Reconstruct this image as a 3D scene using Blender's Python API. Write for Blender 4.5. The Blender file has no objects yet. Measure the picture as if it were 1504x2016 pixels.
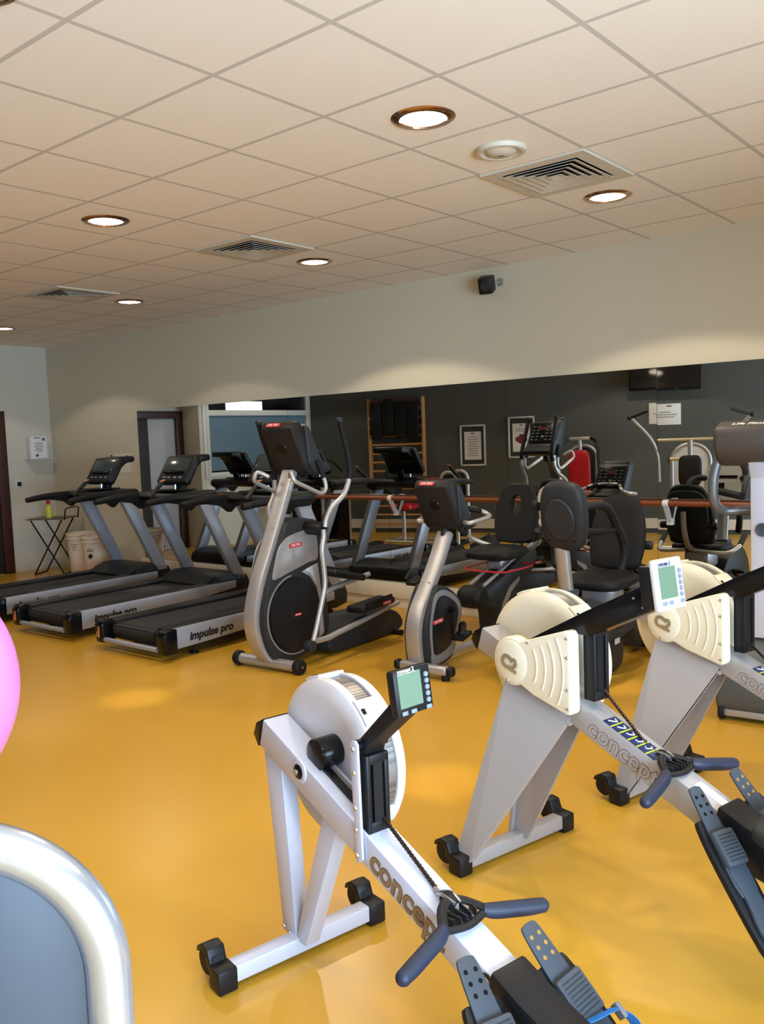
import bpy, bmesh, math, random
from mathutils import Vector, Matrix, Euler
random.seed(7)
PI = math.pi
scn = bpy.context.scene
COL = scn.collection

# ------------------------------------------------------------------ materials
def s2l(c):
    return tuple(((v/255)/12.92 if v/255 <= 0.04045 else ((v/255+0.055)/1.055)**2.4) for v in c)

MATS = {}
def mat(name, rgb, rough=0.5, metal=0.0, spec=0.5, vary=0.06, bump=0.0, scale=30.0, emit=None, es=1.0, coat=0.0):
    if name in MATS: return MATS[name]
    m = bpy.data.materials.new(name); m.use_nodes = True
    nt = m.node_tree; N = nt.nodes; L = nt.links
    b = N['Principled BSDF']; c = s2l(rgb)
    b.inputs['Roughness'].default_value = rough
    b.inputs['Metallic'].default_value = metal
    b.inputs['Specular IOR Level'].default_value = spec
    b.inputs['Coat Weight'].default_value = coat
    tc = N.new('ShaderNodeTexCoord'); nz = N.new('ShaderNodeTexNoise')
    nz.inputs['Scale'].default_value = scale; nz.inputs['Detail'].default_value = 3
    L.new(tc.outputs['Object'], nz.inputs['Vector'])
    mx = N.new('ShaderNodeMix'); mx.data_type = 'RGBA'
    mx.inputs['A'].default_value = (*[v*(1-vary) for v in c], 1)
    mx.inputs['B'].default_value = (*[min(1, v*(1+vary)) for v in c], 1)
    L.new(nz.outputs['Fac'], mx.inputs['Factor'])
    L.new(mx.outputs['Result'], b.inputs['Base Color'])
    if bump:
        bp = N.new('ShaderNodeBump'); bp.inputs['Strength'].default_value = bump; bp.inputs['Distance'].default_value = 0.002
        L.new(nz.outputs['Fac'], bp.inputs['Height']); L.new(bp.outputs['Normal'], b.inputs['Normal'])
    if emit:
        b.inputs['Emission Color'].default_value = (*s2l(emit), 1); b.inputs['Emission Strength'].default_value = es
    MATS[name] = m
    return m

def newmat(name):
    m = bpy.data.materials.new(name); m.use_nodes = True; MATS[name] = m
    return m, m.node_tree.nodes, m.node_tree.links, m.node_tree.nodes['Principled BSDF']

WALLC = (206, 197, 172)
wall_m = mat('wall_paint', WALLC, 0.75, vary=0.02, bump=0.15, scale=120)
wallL_m = mat('wall_paint_left', (208, 202, 186), 0.75, vary=0.02, bump=0.15, scale=120)
dark_m = mat('charcoal_paint', (80, 82, 77), 0.6, vary=0.04, bump=0.1, scale=80)
white_wood = mat('white_wood', (222, 214, 196), 0.5, vary=0.02)
white_pl = mat('white_plastic', (212, 211, 208), 0.4, vary=0.02)
brown_wood = mat('dark_brown_wood', (62, 32, 24), 0.45, vary=0.15, scale=12)
barre_wood = mat('barre_wood', (122, 62, 30), 0.3, vary=0.2, scale=9)
pine = mat('pine_wood', (198, 142, 84), 0.45, vary=0.15, scale=9)
black_pl = mat('black_plastic', (22, 22, 24), 0.42, spec=0.28, vary=0.1, bump=0.15, scale=200)
black_gl = mat('black_glossy', (14, 14, 16), 0.2, spec=0.28, vary=0.1)
black_rb = mat('black_rubber', (18, 18, 19), 0.6, spec=0.28, vary=0.1)
char_pl = mat('charcoal_plastic', (40, 42, 44), 0.5, spec=0.28, vary=0.08, bump=0.15, scale=150)
slate_pl = mat('slate_plastic', (62, 68, 76), 0.45, spec=0.28, vary=0.06)
brownblack = mat('console_plastic', (32, 29, 27), 0.5, spec=0.28, vary=0.06, bump=0.2, scale=220)
navy_rb = mat('navy_foam_grip', (25, 33, 54), 0.55, vary=0.08)
silver = mat('silver_paint', (176, 174, 174), 0.38, 0.55, vary=0.03)
rower_sil = mat('light_silver_paint', (198, 202, 220), 0.36, 0.15, vary=0.02)
rower_gry = mat('warm_grey_paint', (166, 161, 160), 0.38, 0.2, vary=0.02)
tread_sil = mat('treadmill_silver', (158, 160, 168), 0.42, 0.3, vary=0.03)
tube_sil = mat('brushed_tube', (186, 184, 182), 0.40, 0.65, vary=0.03)
chrome = mat('chrome', (225, 225, 225), 0.1, 1.0, vary=0.02)
beige_pl = mat('beige_plastic', (222, 213, 188), 0.38, vary=0.02)
light_pl = mat('pale_grey_plastic', (208, 208, 214), 0.36, vary=0.02)
red_pl = mat('red_logo', (196, 44, 52), 0.4, vary=0.03)
red_vinyl = mat('red_vinyl', (176, 18, 34), 0.4, vary=0.06)
orange_m = mat('orange_mark', (204, 122, 78), 0.5)
lcd = mat('lcd_green', (100, 124, 102), 0.25, vary=0.02)
lcd_dark = mat('dark_display', (50, 62, 64), 0.15, vary=0.05)
btn_gry = mat('grey_buttons', (120, 132, 150), 0.45)
gold_txt = mat('bronze_lettering', (138, 112, 80), 0.45)
out_txt = mat('dark_outline_lettering', (70, 58, 50), 0.5)
blk_txt = mat('black_lettering', (20, 18, 18), 0.5)
wht_txt = mat('white_lettering', (236, 236, 232), 0.5)
paper = mat('paper', (232, 230, 226), 0.7, vary=0.02)
blue_strap = mat('blue_webbing', (24, 120, 220), 0.6, vary=0.1, scale=120)
pink_m = mat('pink_vinyl', (232, 140, 214), 0.35, vary=0.02)
tub_m = mat('cream_bin_plastic', (226, 208, 184), 0.5, vary=0.03)
decal_b = mat('navy_decal', (24, 38, 84), 0.4)
decal_y = mat('yellow_decal', (200, 220, 40), 0.4)
bottle_m = mat('yellow_bottle', (206, 208, 74), 0.3, vary=0.03)
bolt_m = mat('bolt_steel', (190, 188, 184), 0.25, 0.9)
shade_gry = mat('grey_shroud', (54, 61, 70), 0.4, vary=0.03)
frame_wh = mat('white_frame', (224, 222, 208), 0.45, vary=0.02)
grid_m = mat('vent_white', (204, 196, 178), 0.5, vary=0.02)
lam_grey = mat('grey_door_leaf', (176, 176, 180), 0.5, vary=0.02)

# perforated flywheel band
m, N, L, b = newmat('perforated_steel')
b.inputs['Metallic'].default_value = 0.8; b.inputs['Roughness'].default_value = 0.4
tc = N.new('ShaderNodeTexCoord'); vo = N.new('ShaderNodeTexVoronoi'); vo.inputs['Scale'].default_value = 200; vo.inputs['Randomness'].default_value = 0.0
rp = N.new('ShaderNodeValToRGB'); rp.color_ramp.elements[0].position = 0.25; rp.color_ramp.elements[0].color = (0.03, 0.028, 0.026, 1)
rp.color_ramp.elements[1].position = 0.45; rp.color_ramp.elements[1].color = (0.34, 0.32, 0.30, 1)
L.new(tc.outputs['Object'], vo.inputs['Vector']); L.new(vo.outputs['Distance'], rp.inputs['Fac']); L.new(rp.outputs['Color'], b.inputs['Base Color'])
perf = m

# floor : glossy ochre vinyl
m, N, L, b = newmat('ochre_vinyl_floor')
tc = N.new('ShaderNodeTexCoord')
n1 = N.new('ShaderNodeTexNoise'); n1.inputs['Scale'].default_value = 0.9; n1.inputs['Detail'].default_value = 5
n2 = N.new('ShaderNodeTexNoise'); n2.inputs['Scale'].default_value = 260; n2.inputs['Detail'].default_value = 2
rp = N.new('ShaderNodeValToRGB')
rp.color_ramp.elements[0].position = 0.3; rp.color_ramp.elements[0].color = (*s2l((196, 147, 44)), 1)
rp.color_ramp.elements[1].position = 0.7; rp.color_ramp.elements[1].color = (*s2l((205, 158, 54)), 1)
L.new(tc.outputs['Object'], n1.inputs['Vector']); L.new(tc.outputs['Object'], n2.inputs['Vector'])
L.new(n1.outputs['Fac'], rp.inputs['Fac'])
# a few faint scuffs
wv = N.new('ShaderNodeTexNoise'); wv.inputs['Scale'].default_value = 5.5; wv.inputs['Detail'].default_value = 8; wv.inputs['Roughness'].default_value = 0.7
sr = N.new('ShaderNodeValToRGB'); sr.color_ramp.elements[0].position = 0.68; sr.color_ramp.elements[0].color = (0, 0, 0, 1); sr.color_ramp.elements[1].position = 0.75; sr.color_ramp.elements[1].color = (0.35, 0.35, 0.35, 1)
L.new(tc.outputs['Object'], wv.inputs['Vector']); L.new(wv.outputs['Fac'], sr.inputs['Fac'])
mx = N.new('ShaderNodeMix'); mx.data_type = 'RGBA'; mx.inputs['B'].default_value = (*s2l((150, 100, 34)), 1)
L.new(sr.outputs['Color'], mx.inputs['Factor']); L.new(rp.outputs['Color'], mx.inputs['A']); L.new(mx.outputs['Result'], b.inputs['Base Color'])
mr = N.new('ShaderNodeMapRange'); mr.inputs['To Min'].default_value = 0.24; mr.inputs['To Max'].default_value = 0.34
L.new(n1.outputs['Fac'], mr.inputs['Value']); L.new(mr.outputs['Result'], b.inputs['Roughness'])
bp = N.new('ShaderNodeBump'); bp.inputs['Strength'].default_value = 0.12; bp.inputs['Distance'].default_value = 0.001
L.new(n2.outputs['Fac'], bp.inputs['Height']); L.new(bp.outputs['Normal'], b.inputs['Normal'])
b.inputs['Specular IOR Level'].default_value = 0.45
floor_m = m

# ceiling : 60 cm tiles, T-bar grid drawn in world metres
GX, GY = -2.607, 2.241
m, N, L, b = newmat('ceiling_tiles')
tc = N.new('ShaderNodeTexCoord'); sp = N.new('ShaderNodeSeparateXYZ'); L.new(tc.outputs['Object'], sp.inputs[0])
def grid(axis, off):
    a = N.new('ShaderNodeMath'); a.operation = 'SUBTRACT'; a.inputs[1].default_value = off; L.new(sp.outputs[axis], a.inputs[0])
    d = N.new('ShaderNodeMath'); d.operation = 'DIVIDE'; d.inputs[1].default_value = 0.6; L.new(a.outputs[0], d.inputs[0])
    r = N.new('ShaderNodeMath'); r.operation = 'ADD'; r.inputs[1].default_value = 0.5; L.new(d.outputs[0], r.inputs[0])
    f = N.new('ShaderNodeMath'); f.operation = 'FRACT'; L.new(r.outputs[0], f.inputs[0])
    s = N.new('ShaderNodeMath'); s.operation = 'SUBTRACT'; s.inputs[1].default_value = 0.5; L.new(f.outputs[0], s.inputs[0])
    t = N.new('ShaderNodeMath'); t.operation = 'ABSOLUTE'; L.new(s.outputs[0], t.inputs[0])
    l = N.new('ShaderNodeMath'); l.operation = 'LESS_THAN'; l.inputs[1].default_value = 0.0185; L.new(t.outputs[0], l.inputs[0])
    return l
gx, gy = grid('X', GX), grid('Y', GY)
mxm = N.new('ShaderNodeMath'); mxm.operation = 'MAXIMUM'; L.new(gx.outputs[0], mxm.inputs[0]); L.new(gy.outputs[0], mxm.inputs[1])
nz = N.new('ShaderNodeTexNoise'); nz.inputs['Scale'].default_value = 150; nz.inputs['Detail'].default_value = 4; L.new(tc.outputs['Object'], nz.inputs['Vector'])
tl = N.new('ShaderNodeMix'); tl.data_type = 'RGBA'; tl.inputs['A'].default_value = (*s2l((240, 234, 222)), 1); tl.inputs['B'].default_value = (*s2l((246, 240, 230)), 1); L.new(nz.outputs['Fac'], tl.inputs['Factor'])
mx = N.new('ShaderNodeMix'); mx.data_type = 'RGBA'; mx.inputs['B'].default_value = (*s2l((200, 196, 186)), 1)
L.new(mxm.outputs[0], mx.inputs['Factor']); L.new(tl.outputs['Result'], mx.inputs['A']); L.new(mx.outputs['Result'], b.inputs['Base Color'])
b.inputs['Roughness'].default_value = 0.85
bp = N.new('ShaderNodeBump'); bp.inputs['Strength'].default_value = 0.15; bp.inputs['Distance'].default_value = 0.002; L.new(nz.outputs['Fac'], bp.inputs['Height']); L.new(bp.outputs['Normal'], b.inputs['Normal'])
ceil_m = m

# mirror
m, N, L, b = newmat('mirror_glass')
b.inputs['Base Color'].default_value = (0.74, 0.76, 0.74, 1); b.inputs['Metallic'].default_value = 1; b.inputs['Roughness'].default_value = 0.0
mirror_m = m
# clear pane
m, N, L, b = newmat('clear_pane')
N.remove(b); tr = N.new('ShaderNodeBsdfTransparent'); gl = N.new('ShaderNodeBsdfGlossy'); gl.inputs['Roughness'].default_value = 0.02
mi = N.new('ShaderNodeMixShader'); fr = N.new('ShaderNodeFresnel'); fr.inputs['IOR'].default_value = 1.3
L.new(fr.outputs[0], mi.inputs[0]); L.new(tr.outputs[0], mi.inputs[1]); L.new(gl.outputs[0], mi.inputs[2]); L.new(mi.outputs[0], N['Material Output'].inputs['Surface'])
pane_m = m
blue_pane = mat('blue_grey_pane', (104, 128, 142), 0.25, vary=0.12, scale=1.5)
# mesh belt
belt_m = mat('running_belt', (30, 29, 29), 0.7, vary=0.15, bump=0.5, scale=350)
lamp_on = mat('lamp_glow', (255, 240, 220), 0.5, emit=(255, 238, 214), es=22)
win_on = mat('lit_panel', (255, 255, 255), 0.5, emit=(238, 246, 255), es=3.0)

# ------------------------------------------------------------------ mesh builder
class B:
    def __init__(s): s.bm = bmesh.new()
    def _bev(s, verts, off, seg=2, ang=0.5):
        if off <= 0: return
        vs = set(verts)
        es = [e for e in s.bm.edges if e.verts[0] in vs and e.verts[1] in vs and len(e.link_faces) == 2 and e.calc_face_angle(0) > ang]
        if es: bmesh.ops.bevel(s.bm, geom=es, offset=off, segments=seg, affect='EDGES', profile=0.5, clamp_overlap=True)
    def box(s, c, d, rot=None, bev=0.0, seg=2):
        r = bmesh.ops.create_cube(s.bm, size=1.0); vs = r['verts']
        M = Matrix.Translation(Vector(c)) @ (rot.to_matrix().to_4x4() if rot else Matrix.Identity(4)) @ Matrix.Diagonal((d[0], d[1], d[2], 1))
        bmesh.ops.transform(s.bm, matrix=M, verts=vs); s._bev(vs, bev, seg); return s
    def prism(s, pts, y0, y1, bev=0.0, seg=2, plane='xz', M=None, y0in=None):
        # polygon (a,b) in plane, extruded along the remaining axis
        def P(a, b, t):
            return {'xz': (a, t, b), 'yz': (t, a, b), 'xy': (a, b, t)}[plane]
        v0 = [s.bm.verts.new(P(a, b_, y0)) for a, b_ in pts]; v1 = [s.bm.verts.new(P(a, b_, y1)) for a, b_ in pts]
        n = len(pts); fs = [s.bm.faces.new(v0), s.bm.faces.new(list(reversed(v1)))]
        for i in range(n): fs.append(s.bm.faces.new((v0[i], v1[i], v1[(i+1) % n], v0[(i+1) % n])))
        bmesh.ops.recalc_face_normals(s.bm, faces=fs)
        if M: bmesh.ops.transform(s.bm, matrix=M, verts=v0+v1)
        s._bev(v0+v1, bev, seg); return s
    def taper(s, A, Bp):
        # two 4+-gons of 3D points joined
        v0 = [s.bm.verts.new(p) for p in A]; v1 = [s.bm.verts.new(p) for p in Bp]; n = len(A)
        fs = [s.bm.faces.new(v0), s.bm.faces.new(list(reversed(v1)))]
        for i in range(n): fs.append(s.bm.faces.new((v0[i], v1[i], v1[(i+1) % n], v0[(i+1) % n])))
        bmesh.ops.recalc_face_normals(s.bm, faces=fs); return s
    def tube(s, pts, r, n=12, smooth=0, rb=None, closed=False, caps=True, ref=None):
        P = [Vector(p) for p in pts]
        if smooth: P = cr(P, smooth, closed)
        m_ = len(P); rr = r if isinstance(r, (list, tuple)) else None
        rings = []; up = Vector(ref) if ref else None
        prev = None
        for i, p in enumerate(P):
            if closed: t = P[(i+1) % m_]-P[i-1]
            else: t = (P[min(i+1, m_-1)]-P[max(i-1, 0)])
            t.normalize()
            if prev is None:
                a = up if up else (Vector((0, 0, 1)) if abs(t.z) < 0.9 else Vector((1, 0, 0)))
                u = (a - t*a.dot(t)).normalized()
            else:
                u = (prev - t*prev.dot(t)).normalized()
            prev = u; w = t.cross(u)
            if rr: q = i/(m_-1)*(len(rr)-1); k = min(int(q), len(rr)-2); R_ = rr[k]+(rr[k+1]-rr[k])*(q-k)
            else: R_ = r
            R2 = (rb if rb else R_)
            rings.append([s.bm.verts.new(p + u*R_*math.cos(2*PI*j/n) + w*R2*math.sin(2*PI*j/n)) for j in range(n)])
        fs = []
        for i in range(m_ if closed else m_-1):
            a, b_ = rings[i], rings[(i+1) % m_]
            for j in range(n): fs.append(s.bm.faces.new((a[j], a[(j+1) % n], b_[(j+1) % n], b_[j])))
        if caps and not closed:
            fs.append(s.bm.faces.new(list(reversed(rings[0])))); fs.append(s.bm.faces.new(rings[-1]))
        bmesh.ops.recalc_face_normals(s.bm, faces=fs); return s
    def cyl(s, p0, p1, r, r2=None, n=20, bev=0.0):
        k = len(s.bm.verts)
        s.tube([p0, p1], [r, r if r2 is None else r2], n)
        if bev:
            s.bm.verts.ensure_lookup_table(); s._bev(s.bm.verts[k:], bev, 2, 0.9)
        return s
    def lathe(s, prof, c, axis='y', n=40):
        # prof: (radius, t) along axis
        rings = []; c = Vector(c)
        for r, t in prof:
            ring = []
            for j in range(n):
                a = 2*PI*j/n; x, y = r*math.cos(a), r*math.sin(a)
                v = {'y': (x, t, y), 'x': (t, x, y), 'z': (x, y, t)}[axis]
                ring.append(s.bm.verts.new(c+Vector(v)))
            rings.append(ring)
        fs = []
        for i in range(len(rings)-1):
            a, b_ = rings[i], rings[i+1]
            for j in range(n): fs.append(s.bm.faces.new((a[j], a[(j+1) % n], b_[(j+1) % n], b_[j])))
        if prof[0][0] > 1e-4: fs.append(s.bm.faces.new(rings[0]))
        if prof[-1][0] > 1e-4: fs.append(s.bm.faces.new(list(reversed(rings[-1]))))
        bmesh.ops.recalc_face_normals(s.bm, faces=fs); return s
    def ball(s, c, r, seg=24):
        rr = r if isinstance(r, (tuple, list)) else (r, r, r)
        q = bmesh.ops.create_uvsphere(s.bm, u_segments=seg, v_segments=seg//2, radius=1)
        bmesh.ops.transform(s.bm, matrix=Matrix.Translation(Vector(c)) @ Matrix.Diagonal((*rr, 1)), verts=q['verts']); return s
    def superbox(s, c, d, rot=None, e=0.35, n=20):
        # superellipsoid : pillow-like cushions
        rings = []
        def sg(v, p): return math.copysign(abs(v)**p, v)
        M = Matrix.Translation(Vector(c)) @ (rot.to_matrix().to_4x4() if rot else Matrix.Identity(4))
        for i in range(1, n):
            ph = -PI/2+PI*i/n; ring = []
            for j in range(2*n):
                th = 2*PI*j/(2*n)
                ring.append(s.bm.verts.new(M @ Vector((d[0]/2*sg(math.cos(ph), e)*sg(math.cos(th), e), d[1]/2*sg(math.cos(ph), e)*sg(math.sin(th), e), d[2]/2*sg(math.sin(ph), e)))))
            rings.append(ring)
        fs = []
        for i in range(len(rings)-1):
            a, b_ = rings[i], rings[i+1]
            for j in range(2*n): fs.append(s.bm.faces.new((a[j], a[(j+1) % (2*n)], b_[(j+1) % (2*n)], b_[j])))
        fs.append(s.bm.faces.new(rings[0])); fs.append(s.bm.faces.new(rings[-1]))
        bmesh.ops.recalc_face_normals(s.bm, faces=fs); return s
    def xf(s, M):
        bmesh.ops.transform(s.bm, matrix=M, verts=s.bm.verts[:]); return s
    def obj(s, name, m, parent=None, sharp=0.6, label=None):
        for f in s.bm.faces: f.smooth = True
        for e in s.bm.edges:
            if len(e.link_faces) == 2 and e.calc_face_angle(0) > sharp: e.smooth = False
        me = bpy.data.meshes.new(name); s.bm.to_mesh(me); s.bm.free()
        me.materials.append(m)
        o = bpy.data.objects.new(name, me); COL.objects.link(o)
        if parent: o.parent = parent
        if label: o['label'] = label
        return o

def cr(P, k, closed=False):
    # catmull-rom
    out = []; n = len(P)
    rng = range(n if closed else n-1)
    for i in rng:
        p0 = P[i-1] if (i > 0 or closed) else P[0]; p1 = P[i]; p2 = P[(i+1) % n]; p3 = P[(i+2) % n] if (closed or i+2 < n) else P[-1]
        for j in range(k):
            t = j/k
            out.append(0.5*((2*p1)+(p2-p0)*t+(2*p0-5*p1+4*p2-p3)*t*t+(3*p1-p0-3*p2+p3)*t**3))
    if not closed: out.append(P[-1])
    return out
def smooth2(pts, k=4, closed=True):
    return [(v.x, v.y) for v in cr([Vector((a, b_, 0)) for a, b_ in pts], k, closed)]
def ring2(c, r, n=40, a0=0, a1=2*PI):
    return [(c[0]+r*math.cos(a0+(a1-a0)*i/n), c[1]+r*math.sin(a0+(a1-a0)*i/n)) for i in range(n+(0 if abs(a1-a0-2*PI) < 1e-6 else 1))]

def text_obj(name, s, size, m, parent, M, ext=0.0006, bold=0.0, shear=0.0, sx=1.0, align='LEFT', label=None):
    cu = bpy.data.curves.new(name, 'FONT'); cu.body = s; cu.size = size; cu.extrude = ext; cu.offset = bold; cu.shear = shear; cu.align_x = align; cu.align_y = 'CENTER'
    cu.resolution_u = 3
    o = bpy.data.objects.new(name+'_tmp', cu); COL.objects.link(o)
    dg = bpy.context.evaluated_depsgraph_get(); me = bpy.data.meshes.new_from_object(o.evaluated_get(dg))
    bpy.data.objects.remove(o); bpy.data.curves.remove(cu)
    me.transform(Matrix.Diagonal((sx, 1, 1, 1))); me.transform(M); me.name = name
    me.materials.clear(); me.materials.append(m)
    q = bpy.data.objects.new(name, me); COL.objects.link(q)
    if parent: q.parent = parent
    if label: q['label'] = label
    return q
def frameM(o, ex, ey):
    ex = Vector(ex).normalized(); ez = ex.cross(Vector(ey)).normalized(); ey = ez.cross(ex)
    M = Matrix.Identity(4)
    for i in range(3): M[i][0] = ex[i]; M[i][1] = ey[i]; M[i][2] = ez[i]; M[i][3] = o[i]
    return M

def thing(name, label, cat, loc=(0, 0, 0), h=None, group=None):
    o = bpy.data.objects.new(name, None); o.empty_display_size = 0.1; COL.objects.link(o)
    o.location = loc
    if h: o.rotation_euler = (0, 0, math.atan2(h[1], h[0]))
    o['label'] = label; o['category'] = cat
    if group: o['group'] = group
    return o
def tag(o, label, cat, group=None):
    o['label'] = label; o['category'] = cat
    if group: o['group'] = group
    return o
def struct(o): o['kind'] = 'structure'; return o
def dup(root, loc, h, label, group=None):
    def cp(o, par):
        c = o.copy(); COL.objects.link(c); c.parent = par
        for ch in [x for x in bpy.data.objects if x.parent == o]: cp(ch, c)
        return c
    r = cp(root, None); r.location = loc; r['label'] = label
    if h: r.rotation_euler = (0, 0, math.atan2(h[1], h[0]))
    if group: r['group'] = group
    return r
def badge(parent, o, ex, ey, w, name='brand_badge', s='STAR TRAC', m=None):
    M = frameM(o, ex, ey); hh = w*0.24
    q = B().prism([(math.copysign(1, x)*(w/2-hh/2)+hh/2*math.cos(a), hh/2*math.sin(a)) for a in [i*PI/8-PI/2 for i in range(16)] for x in [1 if math.cos(a) > -1e-6 else -1]], 0, 0.004, plane='xy')
    q.xf(M); b_ = q.obj(name, m or red_pl, parent)
    text_obj('lettering', s, hh*0.85, wht_txt, b_, M @ Matrix.Translation((0, 0, 0.0042)), 0.0004, align='CENTER', sx=w*0.82/(hh*0.85*0.62*len(s)))
    return b_
def bolts(parent, pts, r=0.006, ax=(0, -1, 0), t=0.004, name='bolt', m=None):
    q = B()
    for p in pts:
        p = Vector(p); q.tube([p, p+Vector(ax)*t], [r, r*0.7], 10)
    return q.obj(name, m or bolt_m, parent)
# ------------------------------------------------------------------ room (metres; camera stands at x=0, y=0)
XL, XR, YM, HC = -11.0, 2.6, 6.29, 2.95
XG = -10.6                                   # glazed partition plane
def ydark(x): return 1.48-0.33*(x+10)
dd = Vector((1, -0.33, 0)).normalized(); dn = Vector((0.33, 1, 0)).normalized()   # along / out of the dark wall

fl = B().prism([(XL-3, -4.2), (XR+0.3, -4.2), (XR+0.3, YM+0.2), (XL-3, YM+0.2)], -0.12, 0, plane='xy').obj('floor', floor_m); struct(fl)
ce = B().prism([(XL-3, -4.2), (XR+0.3, -4.2), (XR+0.3, YM+0.2), (XL-3, YM+0.2)], HC, HC+0.12, plane='xy').obj('ceiling', ceil_m); struct(ce)
struct(B().prism([(XL-0.2, 0), (XR+0.2, 0), (XR+0.2, HC), (XL-0.2, HC)], YM, YM+0.18).obj('wall_back', wall_m))
# left wall with door hole y 4.15..5.60, top 2.03
D0, D1, DH = 4.15, 5.58, 2.02
q = B()
q.box((XL-0.08, (YM+D1)/2, HC/2), (0.16, YM-D1, HC)); q.box((XL-0.08, (D0+D1)/2, (HC+DH)/2), (0.16, D1-D0, HC-DH)); q.box((XL-0.08, (D0+4.07)/2, HC/2), (0.16, D0-4.07, HC))
q.box(((XL-0.16+XG)/2, 4.02, HC/2), (XG-XL+0.16, 0.10, HC))
struct(q.obj('wall_left', wallL_m))
# door: brown casing, dark leaf + grey leaf
q = B()
for y in (D0-0.0, D1+0.0): q.box((XL+0.005, y, DH/2+0.03), (0.06, 0.13, DH+0.06), bev=0.005)
q.box((XL+0.005, (D0+D1)/2, DH+0.03), (0.058, D1-D0+0.13, 0.11), bev=0.005)
dr = q.obj('door_1', brown_wood); struct(dr)
B().box((XL-0.03, 5.115, 1.0), (0.045, 0.82, 1.99), bev=0.004).obj('door_leaf', mat('dark_door_leaf', (50, 44, 42), 0.5), dr, label='dark door leaf')
B().box((XL-0.03, 4.45, 1.0), (0.045, 0.50, 1.99), bev=0.004).obj('door_leaf', lam_grey, dr, label='pale grey narrow door leaf')
q = B().cyl((XL-0.01, 5.45, 1.0), (XL+0.05, 5.45, 1.0), 0.011).cyl((XL+0.05, 5.46, 1.0), (XL+0.05, 5.33, 1.0), 0.009); q.box((XL-0.004, 5.45, 1.0), (0.008, 0.04, 0.16), bev=0.003)
q.obj('door_handle', tube_sil, dr)
# glazed partition, x = XG from y 4.0 to 1.62
GY0, GY1 = 1.66, 4.0
zs, zt = 1.14, 2.06
q = B()
q.box((XG-0.04, (GY0+GY1)/2, (zs-0.06)/2), (0.05, GY1-GY0, zs-0.06))
wl = q.obj('trim_1', frame_wh); struct(wl)
q = B()
for y in (GY0+0.05, GY1-0.06): q.box((XG-0.03, y, (HC+1.05)/2), (0.09, 0.12, HC-1.05), bev=0.004)
for z, h_ in ((zs-0.03, 0.07), (zt, 0.085), (HC-0.04, 0.08)): q.box((XG-0.03, (GY0+GY1)/2, z), (0.085, GY1-GY0, h_), bev=0.004)
wf = q.obj('window_1', frame_wh); struct(wf)
B().box((XG-0.03, (GY0+GY1)/2, (zs+zt)/2), (0.012, GY1-GY0-0.2, zt-zs-0.06)).obj('pane', blue_pane, wf, label='blue-grey frosted pane')
B().box((XG-0.03, (GY0+GY1)/2, (HC+zt)/2), (0.008, GY1-GY0-0.2, HC-zt-0.1)).obj('pane', pane_m, wf, label='clear transom pane')
# small dark room behind the glazing with a lit high window
q = B(); q.box((XL-2.9, 2.0, 1.475), (0.1, 6.4, 2.95)); q.box((XL-1.4, -1.25, 1.475), (3.0, 0.1, 2.95)); q.box((XL-1.5, 5.25, 1.475), (2.6, 0.1, 2.95))
struct(q.obj('wall_side_room', mat('side_room_paint', (58, 56, 62), 0.7)))
lw = B().box((XL-2.83, .31, 2.33), (0.04, 1.12, 0.36), bev=0.01).obj('window_2', black_pl); struct(lw)
B().box((XL-2.80, .31, 2.33), (0.02, 0.98, 0.22)).obj('pane', win_on, lw, label='bright daylit pane')
# notice taped on the pane
nt_ = B().box((XG+0.002-0.02, 1.88, 1.70), (0.003, 0.2, 0.34)).obj('window_notice', paper); tag(nt_, 'white typed notice taped inside the blue-grey window of the partition', 'notice')
for i in range(6): pass
q = B()
for i in range(7): q.box((XG-0.0155, 1.88, 1.80-i*0.035), (0.001, 0.13 if i % 2 else 0.10, 0.006))
q.obj('typed_lines', blk_txt, nt_)

# dark angled wall
def DP(x, z=0, off=0.0): return Vector((x, ydark(x), z)) + dn*off
x0, x1 = XG-0.02, XR+0.1
GD0, GD1, GDH = 0.15, 2.35, 2.35
q = B()
for xa, xb, za, zc_ in ((x0, GD0, 0, HC), (GD0, GD1, GDH, HC), (GD1, x1, 0, HC)):
    a, b_ = DP(xa), DP(xb); a2, b2 = DP(xa, 0, -0.18), DP(xb, 0, -0.18)
    q.prism([(a.x, a.y), (b_.x, b_.y), (b2.x, b2.y), (a2.x-(0.3 if xa == x0 else 0), a2.y)], za, zc_, plane='xy')
struct(q.obj('wall_front', dark_m))
gm = DP((GD0+GD1)/2, 0, -0.09); gl_ = (DP(GD1)-DP(GD0)).length; grot = Euler((0, 0, math.atan2(dd.y, dd.x)))
gM = Matrix.Translation(gm) @ grot.to_matrix().to_4x4()
q = B()
for k in (-1, 0, 1): q.box((k*(gl_/2-0.04), 0, GDH/2), (0.07, 0.07, GDH), bev=0.004)
for z in (0.05, GDH-0.04): q.box((0, 0, z), (gl_, 0.07, 0.08), bev=0.004)
gd = q.xf(gM).obj('door_added', frame_wh); struct(gd)  # glass doors added in the unseen wall to let in extra daylight
B().box((0, 0, GDH/2), (gl_-0.1, 0.008, GDH-0.14)).xf(gM).obj('pane', pane_m, gd)
def strip(z0, z1, off, x0, x1, name, m):
    a, b_ = DP(x0), DP(x1); c, d = DP(x1, 0, off), DP(x0, 0, off)
    return B().prism([(a.x, a.y), (b_.x, b_.y), (c.x, c.y), (d.x, d.y)], z0, z1, plane='xy').obj(name, m)
struct(strip(0.075, 0.225, 0.035, XG+0.02, -0.4, 'trim_2', white_wood))
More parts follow.
